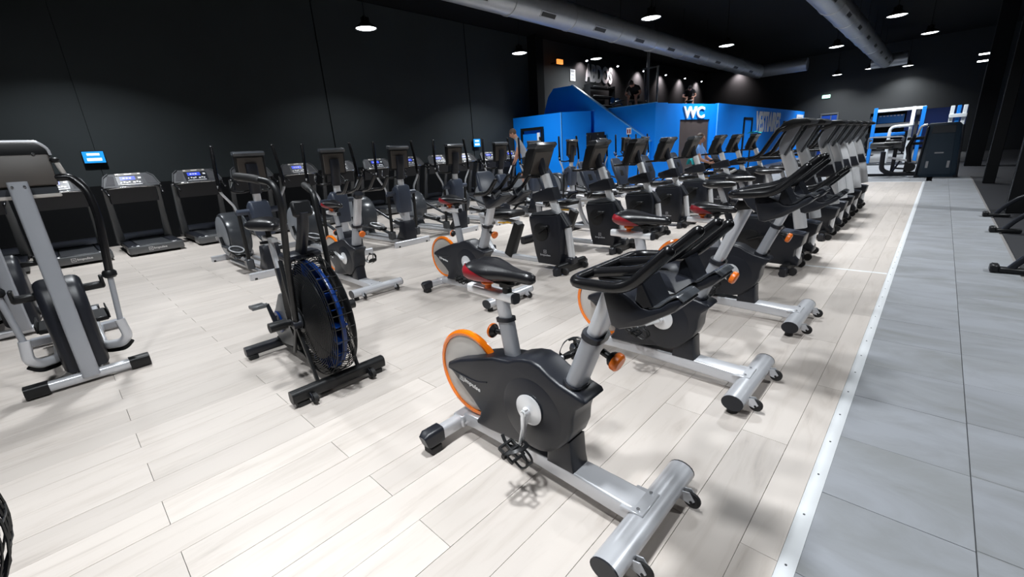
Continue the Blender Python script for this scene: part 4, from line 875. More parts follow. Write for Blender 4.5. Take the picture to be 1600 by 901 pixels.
    q.box((0, L*0.12, 0.009), (0.36, 0.012, 0.006)).box((0.17, L*0.6, 0.009), (0.05, 0.04, 0.006)).build('keys', 'key', c).matrix_local = X
    return t
TY = [-0.98, 0.17, 1.33, 2.52, 3.68, 4.85, 6.02, 7.2, 8.4, 9.6, 10.8, 12.0, 13.2]
t0 = None
TL = ['dark treadmill at the left edge behind the cross trainers', 'treadmill directly behind the broad grey mast of the cross trainer', 'treadmill in clear view on the left with its rear end facing the camera', 'treadmill right of the clear one, partly behind the first elliptical',
      'treadmill behind the first elliptical console', 'fifth treadmill after the grey mast, its blue display between the first two ellipticals']
for i, y in enumerate(TY):
    lb = TL[i] if i < len(TL) else ORD[i]+' treadmill from the left edge in the row along the wall'
    if i == 0: t0 = treadmill(lb, (-11.5, y, 0))
    else: o = copy_tree(t0); o.location = (-11.5, y, 0); o['label'] = lb
# ================================================================== recumbent and upright bikes
def front_unit(t, x, up_style):
    """mast, sleeve, console shared by both kinds of bike. x: local x of the front foot"""
    if up_style:
        MB().sweep(smooth([(x+0.06, 0, 0.50), (x-0.01, 0, 0.82), (x-0.09, 0, 1.12), (x-0.17, 0, 1.32)], 3), rrect(0.12, 0.10, 0.3), upv=(0, 1, 0)).build('mast', 'bright', t); e = x+0.185
    else:
        MB().sweep([(x-0.165, 0, 0.66), (x-0.37, 0, 1.22)], rrect(0.105, 0.085, 0.35), upv=(0, 1, 0)).build('mast', 'bright', t); e = x
    MB().prism([(e-0.21, 0.90), (e-0.155, 0.915), (e-0.215, 1.07), (e-0.29, 1.065), (e-0.55, 0.985), (e-0.56, 0.93), (e-0.50, 0.875)], -0.075, 0.075, 0.018, 2).build('bottle_tray', 'char', t)
    if not up_style:
        MB().sweep(smooth([(x-0.35, 0, 1.16), (x-0.41, 0, 1.28), (x-0.44, 0, 1.42)], 3), rrect(0.10, 0.075, 0.4), upv=(0, 1, 0)).build('console_neck', 'char', t)
        c = MB().prism([(x-0.60, 1.20), (x-0.50, 1.20), (x-0.37, 1.50), (x-0.33, 1.59), (x-0.44, 1.585), (x-0.52, 1.50)], -0.20, 0.20, 0.02, 2).build('console', 'black', t)
        MB().prism([(x-0.49, 1.24), (x-0.478, 1.235), (x-0.365, 1.50), (x-0.378, 1.505)], -0.165, 0.165, 0.003, 1).build('back_plate', 'tan', c)
        MB().prism([(x-0.50, 1.545), (x-0.35, 1.54), (x-0.31, 1.585), (x-0.33, 1.615), (x-0.46, 1.61)], -0.205, 0.205, 0.014, 2).build('console_hood', 'drum', c)
        MB().box((x-0.573, 0, 1.36), (0.01, 0.3, 0.2), rot=(0, R(22), 0)).build('display', 'slate', c)
        for s in (-1, 1): MB().tube(rounded([(x-0.44, s*0.04, 1.20), (x-0.50, s*0.17, 1.21), (x-0.72, s*0.22, 1.205)], 0.06, 4), 0.019, 10, dome=True).build('front_grip', 'gloss', t)
    else:
        MB().sweep(smooth([(x-0.16, 0, 1.29), (x-0.19, 0, 1.37), (x-0.185, 0, 1.44), (x-0.12, 0, 1.56), (x-0.08, 0, 1.61)], 3), rrect(0.105, 0.07, 0.3), upv=(0, 1, 0)).build('console_neck', 'grey', t)
        c = MB().prism([(x-0.24, 1.555), (x-0.19, 1.55), (x-0.06, 1.592), (x+0.05, 1.605), (x+0.065, 1.635), (x+0.02, 1.662), (x-0.10, 1.668), (x-0.19, 1.635)], -0.21, 0.21, 0.018, 3).build('console', 'black', t)
        MB().box((x-0.205, 0, 1.605), (0.10, 0.28, 0.01), rot=(0, R(-50), 0)).build('display', 'slate', c)
        for s in (-1, 1):
            MB().tube(rounded([(x-0.14, s*0.185, 1.60), (x-0.23, s*0.205, 1.56), (x-0.36, s*0.22, 1.33), (x-0.44, s*0.21, 1.28), (x-0.60, s*0.19, 1.265)], 0.07, 4), 0.024, 10, dome=True).build('handlebar', 'gloss', t)
            MB().sweep([(x-0.02, s*0.10, 1.60), (x-0.17, s*0.06, 1.30)], rrect(0.025, 0.02, 0.3, 2), upv=(0, 1, 0)).build('console_strut', 'drum', t)
        MB().sweep([(x-0.18, 0, 1.27), (x-0.50, 0, 1.275)], rrect(0.07, 0.03, 0.3)).box((x-0.50, 0, 1.275), (0.05, 0.46, 0.03), bev=0.01).build('handlebar_stem', 'black', t)
    # crank housing
def front_foot(t, x, roll=True):
    f = MB().sweep([(x, -0.30, 0.07), (x, 0.30, 0.07)], [rrect(0.125, 0.078, 0.35)]*2, upv=(1, 0, 0)).build('front_foot', 'black', t)
    for s in (-1, 1):
        MB().sweep([(x, s*0.27, 0.055), (x, s*0.34, 0.045)], [rrect(0.135, 0.088, 0.35), rrect(0.10, 0.06, 0.35)], upv=(1, 0, 0)).build('end_cap', 'char', f)
        MB().cyl((x+0.075, s*0.215-0.018, 0.044), (x+0.075, s*0.215+0.018, 0.044), 0.042, n=18).build('transport_wheel', 'rubber', f)
        MB().cyl((x-0.02, s*0.25, 0), (x-0.02, s*0.25, 0.03), 0.035, n=10).build('rubber_foot', 'rubber', f)
def cranks(t, cx, cz, hw, ang):
    for s in (-1, 1):
        a = R(ang)+(0 if s < 0 else PI); dv = Vector((math.cos(a), 0, math.sin(a))); p0 = Vector((cx, s*(hw+0.02), cz)); p1 = p0+dv*0.165
        MB().lathe([(0, s*hw), (0.11, s*hw), (0.12, s*(hw+0.004)), (0.10, s*(hw+0.010)), (0, s*(hw+0.012))], (cx, 0, cz), 'y', 24).build('crank_cover', 'black', t)
        MB().sweep([p0-dv*0.02, p1], rrect(0.02, 0.036, 0.4, 2), upv=(0, 1, 0)).build('crank_arm', 'black', t)
        MB().box(p1+Vector((0, s*0.06, 0)), (0.10, 0.09, 0.03), bev=0.008).build('pedal', 'black', t)
def box_logo(body, x, y, z):
    q = put('logo', shared('rlogo', lambda: text_fit('Impulse', 'greyp', 0.17, 0.034, 0.002, 0.02)), body); q.matrix_local = frame((1, 0, 0), (0, 0, 1), (x, y, z))
    q = put('logo_badge', shared('rlogob', lambda: MB().sweep([(0, 0, 0), (0.04, 0, 0), (0.04, 0.04, 0), (0, 0.04, 0)], rrect(0.008, 0.003, 0.2, 1), closed=True).box((0.02, 0.02, 0), (0.02, 0.008, 0.003)).mesh('logo_badge', 'greyp')), body); q.matrix_local = frame((1, 0, 0), (0, 0, 1), (x+0.06, y, z+0.045))
def recumbent(label, loc):
    t = thing('recumbent_bike', label, 'exercise bike', loc, 0, 'recumbent bikes in the middle rows')
    x = 0.85
    front_foot(t, x); front_unit(t, x, False)
    bd = MB().prism([(0.40, 0.075), (0.76, 0.075), (0.78, 0.16), (0.785, 0.60), (0.74, 0.735), (0.64, 0.72), (0.28, 0.70), (0.27, 0.655), (0.36, 0.20)], -0.125, 0.125, 0.02, 2).build('housing', 'char', t)
    MB().prism([(0.28, 0.70), (0.64, 0.72), (0.73, 0.74), (0.60, 0.79), (0.30, 0.735)], -0.10, 0.10, 0.01, 1).build('housing_top', 'drum', bd)
    box_logo(bd, 0.45, -0.1262, 0.18)
    MB().sweep([(0.82, 0, 0.56), (0.875, 0, 0.15)], rrect(0.085, 0.075, 0.35), upv=(0, 1, 0)).build('lower_mast', 'bright', t)
    MB().box((0.865, 0, 0.14), (0.13, 0.13, 0.10), bev=0.02).build('mast_boot', 'char', t)
    MB().sweep([(0.69, 0, 0.70), (0.80, 0, 0.55)], rrect(0.16, 0.12, 0.3), upv=(0, 1, 0)).build('mast_collar', 'char', t)
    cranks(t, 0.47, 0.50, 0.127, 35)
    MB().sweep([(0.45, 0, 0.085), (-0.88, 0, 0.085)], rrect(0.085, 0.065, 0.25)).build('base_rail', 'silver', t)
    rf = MB().sweep([(-0.90, -0.32, 0.06), (-0.90, 0.32, 0.06)], rrect(0.13, 0.09, 0.35), upv=(1, 0, 0)).build('rear_foot', 'char', t)
    MB().sweep([(-0.235, 0, 0.10), (-0.02, 0, 0.565)], [rrect(0.155, 0.13, 0.3), rrect(0.14, 0.12, 0.3)], upv=(0, 1, 0)).build('seat_support', 'black', t)
    MB().sweep([(0.0, 0, 0.565), (-0.42, 0, 0.615), (-0.80, 0, 0.66)], rrect(0.10, 0.05, 0.3)).build('seat_rail', 'silver', t)
    MB().tube(rounded([(-0.78, 0, 0.63), (-0.74, 0, 0.35), (-0.58, 0, 0.10), (-0.40, 0, 0.085)], 0.2, 6), 0.042, 14).build('seat_frame', 'silver', t)
    MB().sweep([(-0.52, 0, 0.70), (-0.30, 0, 0.685), (-0.06, 0, 0.70), (-0.02, 0, 0.69)], [rrect(0.38, 0.07, 0.35), rrect(0.40, 0.09, 0.35), rrect(0.34, 0.085, 0.35), rrect(0.26, 0.05, 0.35)]).build('seat_cushion', 'seat', t)
    # backrest with a hand hole
    bp = [Vector((-0.46, 0, 0.77)), Vector((-0.50, 0, 0.90)), Vector((-0.58, 0, 1.08)), Vector((-0.665, 0, 1.25)), Vector((-0.685, 0, 1.28))]
    b = MB().sweep(bp, [rrect(0.30, 0.05, 0.35), rrect(0.40, 0.07, 0.35), rrect(0.40, 0.07, 0.35), rrect(0.30, 0.06, 0.35), rrect(0.24, 0.03, 0.35)], upv=(-1, 0, 0.4)).build('backrest', 'slate', t, ang=60)
    MB().box((-0.506, 0, 1.0), (0.012, 0.11, 0.12), rot=(0, R(-25), 0), bev=0.004).build('hand_hole', 'black', b)
    MB().sweep([(-0.50, 0, 0.66), (-0.56, 0, 0.9), (-0.64, 0, 1.1)], rrect(0.09, 0.04, 0.3), upv=(0, 1, 0)).build('backrest_post', 'grey', t)
    for s in (-1, 1): MB().tube(rounded([(-0.45, s*0.05, 0.64), (-0.42, s*0.25, 0.65), (-0.25, s*0.26, 0.80), (-0.12, s*0.26, 0.83)], 0.05, 4), 0.017, 8, dome=True).build('side_grip', 'gloss', t)
    MB().tube([(-0.14, -0.10, 0.60), (-0.10, -0.24, 0.60)], 0.010, 6).tube([(0.00, -0.19, 0.605), (-0.24, -0.19, 0.595)], 0.012, 6).build('seat_lever', 'yellow', t, label='yellow seat lever')
    return t
def upright(label, loc):
    t = thing('upright_bike', label, 'exercise bike', loc, 0, 'upright bikes along the walkway')
    x = 0.64
    front_foot(t, x); front_unit(t, x, True)
    MB().sweep([(x+0.035, 0, 0.14), (x+0.045, 0, 0.30), (x+0.055, 0, 0.42)], rrect(0.11, 0.08, 0.35), upv=(0, 1, 0)).build('lower_mast', 'bright', t)
    bd = MB().prism([(x-0.08, 0.09), (x+0.10, 0.09), (x+0.09, 0.15), (x+0.05, 0.20), (x+0.055, 0.27), (x+0.11, 0.32), (x+0.13, 0.44), (x-0.10, 0.47), (x-0.25, 0.62), (x-0.50, 0.62), (x-0.72, 0.50), (x-0.74, 0.20), (x-0.70, 0.10)], -0.13, 0.13, 0.025, 2).build('housing', 'char', t)
    MB().prism([(x-0.12, 0.40), (x+0.12, 0.40), (x+0.11, 0.45), (x-0.10, 0.48)], -0.085, 0.085, 0.01, 1).build('mast_boot', 'slate', bd)
    cranks(t, x-0.42, 0.36, 0.132, 20)
    MB().sweep([(x-0.3, 0, 0.08), (x-1.35, 0, 0.08)], rrect(0.085, 0.065, 0.25)).build('base_rail', 'silver', t)
    MB().sweep([(x-1.35, -0.28, 0.06), (x-1.35, 0.28, 0.06)], rrect(0.12, 0.09, 0.35), upv=(1, 0, 0)).build('rear_foot', 'black', t)
    MB().sweep([(x-0.66, 0, 0.45), (x-0.77, 0, 0.76)], rrect(0.075, 0.055, 0.3), upv=(0, 1, 0)).build('seat_sleeve', 'char', t)
    MB().sweep([(x-0.75, 0, 0.70), (x-0.84, 0, 0.94)], rrect(0.06, 0.042, 0.3), upv=(0, 1, 0)).build('seat_post', 'silver', t)
    MB().cyl((x-0.80, -0.04, 0.76), (x-0.78, -0.10, 0.75), 0.02, n=10).build('seat_knob', 'black', t)
    st = [(-0.18, 0.06, 0.02), (-0.16, 0.12, 0.04), (-0.09, 0.145, 0.05), (0.0, 0.125, 0.048), (0.08, 0.075, 0.042), (0.15, 0.045, 0.036), (0.19, 0.03, 0.02)]
    MB().sweep([(x-0.85+q[0], 0, 0.985+(0.01 if q[0] < -0.1 else 0)) for q in st], [[(hw*math.cos(2*PI*k/18), hh*math.sin(2*PI*k/18)) for k in range(18)] for _, hw, hh in st]).build('saddle', 'seat', t, ang=60)
    return t
RY = [4.45, 5.78, 6.98, 8.12, 9.35, 10.85, 12.0, 13.5]
RL = ['recumbent bike nearest the camera, standing behind the middle spin bike', 'second recumbent bike from the left', 'third recumbent bike from the left', 'fourth recumbent bike from the left', 'recumbent bike whose console hides the seated woman, before the brown door',
      'recumbent bike right of the seated woman', 'recumbent bike on which the woman in the blue shirt sits', 'last recumbent bike on the right, before the black door frame']
r0 = None
for i, y in enumerate(RY):
    if i == 0: r0 = recumbent(RL[0], (-4.1, y, 0))
    else: o = copy_tree(r0); o.location = (-4.1, y, 0); o['label'] = RL[i]
UY = [5.72, 6.52, 7.9, 8.68, 9.42, 10.35, 11.4]
u0 = None
for i, y in enumerate(UY):
    lb = ['upright bike nearest the camera in the row along the walkway, behind the spin bikes'][0] if i == 0 else (ORD[i]+' upright bike from the near end of the row along the walkway' if i < 6 else 'farthest upright bike of the row along the walkway')
    if i == 0: u0 = upright(lb, (-1.69, y, 0))
    else: o = copy_tree(u0); o.location = (-1.69, y, 0); o['label'] = lb

# ================================================================== people
def person(label, loc, rotz, J, shirt, pants, shoe, hairm, sleeve=True, bare_leg=True, sc=1.0, hands=None):
    """J: joint name -> (x,y,z); x forward, y left. one skinned surface, its materials picked per face by the nearest bone"""
    bones = [('pelvis', 'waist', 0), ('waist', 'chest', 0), ('chest', 'neck', 0), ('neck', 'head0', 2), ('head0', 'head1', 2)]
    rad = dict(pelvis=(0.155, 0.125), waist=(0.145, 0.11), chest=(0.165, 0.125), neck=(0.062, 0.062), head0=(0.075, 0.085), head1=(0.072, 0.085),
               hip=(0.09, 0.09), knee=(0.06, 0.06), ankle=(0.042, 0.042), toe=(0.040, 0.032), sho=(0.072, 0.07), elb=(0.046, 0.046), wri=(0.030, 0.026), palm=(0.036, 0.02))
    for s in 'lr':
        bones += [('pelvis', 'hip'+s, 1), ('hip'+s, 'knee'+s, 1), ('knee'+s, 'ankle'+s, 2 if bare_leg else 1), ('ankle'+s, 'toe'+s, 3),
                  ('chest', 'sho'+s, 0), ('sho'+s, 'elb'+s, 0 if sleeve else 2), ('elb'+s, 'wri'+s, 2), ('wri'+s, 'palm'+s, 2)]
    names = []
    for a, b, m in bones:
        for q in (a, b):
            if q not in names: names.append(q)
    P = {n: Vector(J[n])*sc for n in names}; Rr = {n: rad[n.rstrip('lr') if n[-1] in 'lr' and n not in ('pelvis',) and n.rstrip('lr') in rad else n] for n in names}
    V = [P[n] for n in names]; E = [(names.index(a), names.index(b)) for a, b, m in bones]; RD = [Rr[n] for n in names]
    for s in 'lr':      # five fingers out of the palm
        w0, p0 = P['wri'+s], P['palm'+s]; d = (p0-w0).normalized(); side = d.cross(Vector((1, 0, 0.3)));
        side = side.normalized() if side.length > 0.1 else Vector((0, 1, 0)); curl = d.cross(side).normalized()*(-1)
        for k, (off, ln) in enumerate(((-0.027, 0.062), (-0.009, 0.075), (0.009, 0.072), (0.027, 0.055))):
            a = p0+side*off; b = a+d*ln*0.55; c = b+(d*0.6+curl*0.5)*ln*0.5
            i0 = len(V); V += [a, b, c]; RD += [(0.010, 0.010), (0.009, 0.009), (0.008, 0.008)]; E += [(names.index('palm'+s), i0), (i0, i0+1), (i0+1, i0+2)]
        a = w0+d*0.03+side*-0.03; b = a+(d*0.7-side*0.7)*0.03; i0 = len(V); V += [a, b]; RD += [(0.012, 0.012), (0.010, 0.010)]; E += [(names.index('wri'+s), i0), (i0, i0+1)]
    me = bpy.data.meshes.new('p'); me.from_pydata(V, E, []); o = bpy.data.objects.new('p', me); C.objects.link(o)
    md = o.modifiers.new('skin', 'SKIN'); md.use_smooth_shade = True; md.branch_smoothing = 0.3
    for i, v in enumerate(me.skin_vertices[0].data): v.radius = (RD[i][0]*sc, RD[i][1]*sc); v.use_root = (i == 0)
    sb = o.modifiers.new('sub', 'SUBSURF'); sb.levels = 1; sb.render_levels = 1
    m2 = bpy.data.meshes.new_from_object(o.evaluated_get(bpy.context.evaluated_depsgraph_get())); bpy.data.objects.remove(o)
    m2.materials.clear()
    for mm in (shirt, pants, 'skin', shoe): m2.materials.append(M[mm])
    segs = [(P[a], P[b], m, a, b) for a, b, m in bones]
    for f in m2.polygons:
        best = None
        for a, b, m, na, nb in segs:
            ab = b-a; tt = max(0, min(1, (f.center-a).dot(ab)/max(1e-9, ab.length_squared))); dd = (f.center-(a+ab*tt)).length
            if na.startswith('sho') and sleeve and tt > 0.62: m = 2
            if na.startswith('hip') and bare_leg and tt > 0.88: m = 2
            if na == 'ankle': m = 3
            if best is None or dd < best[0]: best = (dd, m)
        f.material_index = best[1]
    m2.shade_smooth()
    root = thing('person', label, 'person', loc, rotz)
    body = put('body', m2, root)
    # head features
    hd = (P['head1']-P['head0']).normalized(); fwd = Vector(J.get('face', (1, 0, 0))).normalized(); fwd = (fwd-hd*fwd.dot(hd)).normalized(); lf = hd.cross(fwd)
    hc = (P['head0']+P['head1'])*0.5; X = Matrix((fwd, lf, hd)).transposed().to_4x4(); X.translation = hc
    k = sc
    hm = MB().ell((-0.012*k, 0, 0.035*k), (0.103*k, 0.087*k, 0.105*k), 16, 8, X)
    hv = [v for v in hm.V]
    hm.build('hair', hairm, root)
    fm = MB().ell((0.016*k, 0, -0.005*k), (0.088*k, 0.073*k, 0.112*k), 16, 10, X).ell((0.105*k, 0, -0.02*k), (0.018*k, 0.014*k, 0.024*k), 8, 6, X)
    for s in (-1, 1): fm.ell((0.0, s*0.083*k, -0.01*k), (0.022*k, 0.011*k, 0.034*k), 8, 6, X)
    fm.build('face', 'skin', root)
    for s in (-1, 1): MB().ell((0.093*k, s*0.032*k, 0.008*k), (0.009*k, 0.014*k, 0.008*k), 8, 6, X).build('eye', 'eye', root)
    MB().ell((0.094*k, 0, -0.062*k), (0.009*k, 0.024*k, 0.007*k), 8, 6, X).build('mouth', 'lip', root)
    return root
# man in a grey shirt, bending forward over the pedals of the seventh elliptical
man = dict(pelvis=(0, 0, 0.95), waist=(0.03, 0, 1.12), chest=(0.14, 0, 1.36), neck=(0.24, 0, 1.55), head0=(0.30, 0, 1.61), head1=(0.35, 0, 1.72), face=(1, 0, -0.6),
           hipl=(0, 0.095, 0.90), hipr=(0, -0.095, 0.90), kneel=(0.10, 0.11, 0.50), kneer=(0.03, -0.11, 0.49), anklel=(0.0, 0.12, 0.09), ankler=(-0.06, -0.12, 0.09), toel=(0.15, 0.13, 0.035), toer=(0.09, -0.13, 0.035),
           shol=(0.15, 0.19, 1.42), shor=(0.15, -0.19, 1.42), elbl=(0.20, 0.25, 1.15), elbr=(0.20, -0.25, 1.15), wril=(0.30, 0.22, 0.93), wrir=(0.30, -0.22, 0.93), palml=(0.34, 0.21, 0.86), palmr=(0.34, -0.21, 0.86))
person('man in a grey t-shirt and black shorts bending forward by the black wall', (-8.62, 9.74, 0.385), R(215), man, 'shirt', 'short', 'shoe', 'hair')
wom = dict(pelvis=(0, 0, 0.10), waist=(-0.03, 0, 0.27), chest=(-0.06, 0, 0.48), neck=(-0.05, 0, 0.66), head0=(-0.035, 0, 0.72), head1=(-0.03, 0, 0.83), face=(1, -0.1, -0.1),
           hipl=(0.06, 0.10, 0.09), hipr=(0.06, -0.10, 0.09), kneel=(0.47, 0.12, 0.20), kneer=(0.43, -0.12, 0.26), anklel=(0.70, 0.13, -0.12), ankler=(0.76, -0.13, -0.05), toel=(0.86, 0.14, -0.07), toer=(0.91, -0.14, 0.02),
           shol=(-0.06, 0.17, 0.55), shor=(-0.06, -0.17, 0.55), elbl=(0.06, 0.23, 0.29), elbr=(0.06, -0.23, 0.29), wril=(0.28, 0.22, 0.20), wrir=(0.28, -0.22, 0.20), palml=(0.35, 0.21, 0.19), palmr=(0.35, -0.21, 0.19))
person('woman in a light blue t-shirt and black leggings seated on a recumbent bike', (-4.50, 12.0, 0.765), 0, wom, 'bshirt', 'short', 'wshoe', 'hair', bare_leg=False, sc=1.04)
sit = dict(pelvis=(0, 0, 0.50), waist=(0.09, 0, 0.64), chest=(0.28, 0, 0.78), neck=(0.43, 0, 0.87), head0=(0.49, 0, 0.88), head1=(0.58, 0, 0.93), face=(0.6, 0, -1),
           hipl=(0.06, 0.10, 0.48), hipr=(0.06, -0.10, 0.48), kneel=(0.45, 0.14, 0.50), kneer=(0.45, -0.14, 0.50), anklel=(0.42, 0.15, 0.09), ankler=(0.42, -0.15, 0.09), toel=(0.56, 0.16, 0.035), toer=(0.56, -0.16, 0.035),
           shol=(0.32, 0.19, 0.81), shor=(0.32, -0.19, 0.81), elbl=(0.34, 0.28, 0.58), elbr=(0.34, -0.28, 0.58), wril=(0.46, 0.16, 0.52), wrir=(0.46, -0.16, 0.52), palml=(0.52, 0.12, 0.52), palmr=(0.52, -0.12, 0.52))
person('man in black bending over his knees on the mezzanine behind the rail', (-9.35, 17.55, 2.86), R(-80), sit, 'short', 'short', 'wshoe', 'dhair', sc=1.08)
person('dark haired figure seated on the mezzanine above the white door letters', (-8.45, 20.6, 2.86), R(-60), sit, 'short', 'short', 'wshoe', 'dhair', sc=0.95)
def flat_bench(label, loc, rz, col='black', group=None):
    t = thing('bench', label, 'bench', loc, rz, group)
    MB().box((0, 0, 0.345), (0.30, 1.0, 0.06), bev=0.02, seg=2).build('pad', 'seat', t)
    for y in (-0.38, 0.38): MB().box((0, y, 0.16), (0.06, 0.06, 0.32)).box((0, y, 0.03), (0.42, 0.06, 0.05), bev=0.006).build('leg', col, t)
    MB().box((0, 0, 0.29), (0.06, 0.8, 0.05)).build('rail', col, t)
    return t
flat_bench('flat black bench under the bending man on the mezzanine', (-9.35, 17.55, 2.87), R(10))
flat_bench('flat black bench under the seated figure farther along the mezzanine', (-8.45, 20.6, 2.87), R(30))
# mezzanine: rack, storage shelves, dumb-bell bench
t = thing('cable_rack', 'tall steel rack with crossbar on the mezzanine behind the blue wall corner', 'rack', (-8.85, 18.0, 2.86))
for x, h in ((-0.22, 2.42), (0.19, 1.62)): MB().box((x, 0, h/2), (0.10 if x < 0 else 0.05, 0.08, h), bev=0.008).build('post', 'mill', t)
MB().box((-0.12, 0, 1.60), (0.72, 0.05, 0.05)).build('crossbar', 'mill', t)
MB().tube([(-0.33, 0.1, 0.05), (-0.40, 0.1, 0.8), (-0.40, 0.02, 1.60)], 0.022, 8).build('brace', 'mill', t)
MB().tube([(-0.38, 0.1, 0.95), (-0.24, 0.1, 0.05)], 0.018, 8).build('brace', 'mill', t)
MB().box((0.0, 0.05, 0.03), (0.55, 0.3, 0.05), bev=0.01).build('base', 'mill', t)
for z in (1.72, 1.66): MB().cyl((-0.22, -0.06, z-1.3), (-0.22, -0.14, z-1.3), 0.03, n=10).build('peg', 'chrome', t)
t = thing('storage_rack', 'black shelf rack with bars below the mezzanine letters', 'shelf', (-13.6, 21.6, 2.86))
for y in (-1.2, 1.2): MB().box((0, y, 0.9), (0.35, 0.06, 1.8)).build('upright', 'black', t)
for z in (0.3, 0.75, 1.2, 1.65):
    sh = MB().box((0, 0, z), (0.38, 2.4, 0.04)).build('shelf', 'black', t)
    MB().tube([(0.2, -0.9, z+0.06), (0.2, 0.9, z+0.06)], 0.022, 8).build('bar', 'mill', t)
t = thing('weight_bench', 'pale metal training bench with wheels on the mezzanine', 'bench', (-10.75, 18.4, 2.86))
MB().tube(rounded([(-0.3, 0, 0.05), (-0.15, 0, 0.42), (0.25, 0, 0.48), (0.45, 0, 0.06)], 0.1), 0.03, 8).build('frame', 'drum', t)
MB().box((0.05, 0, 0.54), (0.6, 0.26, 0.07), rot=(0, -0.1, 0), bev=0.02).build('pad', 'mill', t)
for y in (-0.16, 0.16): MB().cyl((-0.05, y, 0.62), (-0.05, y*1.5, 0.62), 0.11, n=16).build('weight_plate', 'drum', t)
MB().box((0.0, 0, 0.03), (0.9, 0.4, 0.04)).build('base', 'mill', t)
# ================================================================== black board by the stairs, towels
t = thing('climbing_board', 'large black panel standing against the blue stair wall', 'panel', (-10.75, 16.24, 0))
MB().prism([(-0.74, 0), (0.72, 0), (0.72, 2.13), (-0.70, 2.15)], -0.04, 0.04, 0.01, 1).build('panel', 'black', t)
for x in (-0.1, 0.45): MB().cyl((x, -0.04, 2.05), (x, -0.055, 2.05), 0.03, n=10).build('bolt', 'chrome', t)
MB().tube([(-0.25, -0.05, 1.35), (-0.02, -0.05, 1.15), (0.18, -0.05, 1.28)], 0.018, 6).tube([(0.0, -0.05, 1.4), (0.12, -0.05, 1.6)], 0.015, 6).build('bracket', 'chrome', t)
def towel(label, c, d, rz=0):
    V = []; F = []; n, m = 9, 7
    for i in range(n):
        for j in range(m):
            u, v = i/(n-1)-0.5, j/(m-1)-0.5
            V.append((u*d[0], v*d[1], d[2]*(0.5-1.8*u*u)+0.012*math.sin(9*u+5*v)+0.008*math.cos(11*v)))
    for i in range(n-1):
        for j in range(m-1): F.append([i*m+j, i*m+j+1, (i+1)*m+j+1, (i+1)*m+j])
    V += [(a, b, c_-0.012) for a, b, c_ in V[:n*m]]
    k = n*m; F += [[q+k for q in f][::-1] for f in F[:(n-1)*(m-1)]]
    for i in range(n-1):
        for j in (0, m-1): F.append([i*m+j, (i+1)*m+j, (i+1)*m+j+k, i*m+j+k])
    for j in range(m-1):
        for i in (0, n-1): F.append([i*m+j, i*m+j+1, i*m+j+1+k, i*m+j+k])
    o = MB().add(V, F).build('towel', 'teal', ang=80); o.location = c; o.rotation_euler = (0, 0, rz); tag(o, label, 'towel'); return o
towel('turquoise towel lying over the last recumbent bike console', (-3.68, 13.5, 1.634), (0.26, 0.34, 0.05))
towel('green turquoise cloth hanging beside the seated woman', (-4.62, 11.64, 0.95), (0.14, 0.20, 0.30))

# ================================================================== machines at the far end
t = thing('weight_machine', 'tall dark blue grey weight stack tower at the end of the grey walkway', 'weight machine', (0.0, 19.0, 0))
tw = MB().prism([(-0.40, 0), (0.50, 0), (0.40, 1.50), (0.33, 1.575), (-0.30, 1.585), (-0.37, 1.53)], -0.14, 0.14, 0.03, 2).build('shroud', 'tower', t)
MB().prism([(-0.29, 0.08), (0.36, 0.08), (0.28, 1.27), (-0.24, 1.27)], -0.152, -0.138, 0.004, 1).build('front_panel', 'tower', tw)
MB().prism([(-0.24, 1.29), (0.28, 1.29), (0.27, 1.50), (-0.22, 1.51)], -0.152, -0.138, 0.004, 1).build('top_panel', 'drum', tw)
MB().box((0.02, -0.156, 0.72), (0.2, 0.008, 0.035)).build('badge', 'greyp', tw)
for x in (-0.20, 0.27): MB().box((x, -0.156, 0.38), (0.06, 0.008, 0.20), bev=0.003).build('reflector', 'greyp', tw)
for x in (-0.385, 0.475): MB().box((x*0.98, -0.05, 0.75), (0.05, 0.34, 1.5), rot=(0, 0.06 if x < 0 else -0.06, 0), bev=0.01).box((x, 0.0, 0.03), (0.10, 0.5, 0.05), bev=0.01).build('side_frame', 'char', t)
MB().sweep(rounded([(-0.40, 0.05, 0.10), (-1.0, 0.05, 0.10), (-1.28, 0.05, 0.22), (-1.30, 0.05, 0.80)], 0.3, 6), rrect(0.13, 0.10, 0.3), upv=(0, 1, 0)).build('curved_frame', 'char', t)
MB().box((-1.28, 0.05, 0.93), (0.42, 0.40, 0.09), bev=0.03, seg=2).build('seat', 'seat', t)
MB().box((-1.12, 0.05, 1.12), (0.36, 0.16, 0.10), bev=0.02).cyl((-1.3, -0.1, 1.06), (-0.9, -0.1, 1.06), 0.045, n=12).build('roller_pad', 'seat', t)
MB().sweep([(-0.62, 0.08, 0.45), (-0.72, 0.1, 0.9), (-0.60, 0.1, 1.30)], [rrect(0.36, 0.10, 0.3), rrect(0.40, 0.11, 0.3), rrect(0.30, 0.08, 0.3)], upv=(1, 0, 0)).build('backrest', 'seat', t)
MB().sweep([(-1.15, 0.05, 0.62), (-0.45, 0.05, 0.45)], rrect(0.08, 0.06, 0.3)).build('lever_arm', 'silver', t)
MB().tube([(-1.02, 0.05, 0.12), (-0.85, 0.05, 0.5)], 0.028, 8).tube([(-0.95, 0.05, 0.28), (-0.5, 0.05, 0.24)], 0.03, 8).build('brace', 'char', t)
for y in (-0.04, 0.04, 0.12): MB().cyl((-0.58, y-0.02, 0.3), (-0.58, y+0.02, 0.3), 0.13, n=18).build('cam_wheel', 'black', t)
MB().tube(rounded([(-0.55, -0.1, 1.25), (-0.5, -0.12, 1.52), (-0.36, -0.12, 1.56)], 0.08), 0.03, 10).build('handle', 'bright', t)
t = thing('leg_machine', 'low padded machine left of the dark tower, on a single black leg', 'weight machine', (-1.45, 19.5, 0))
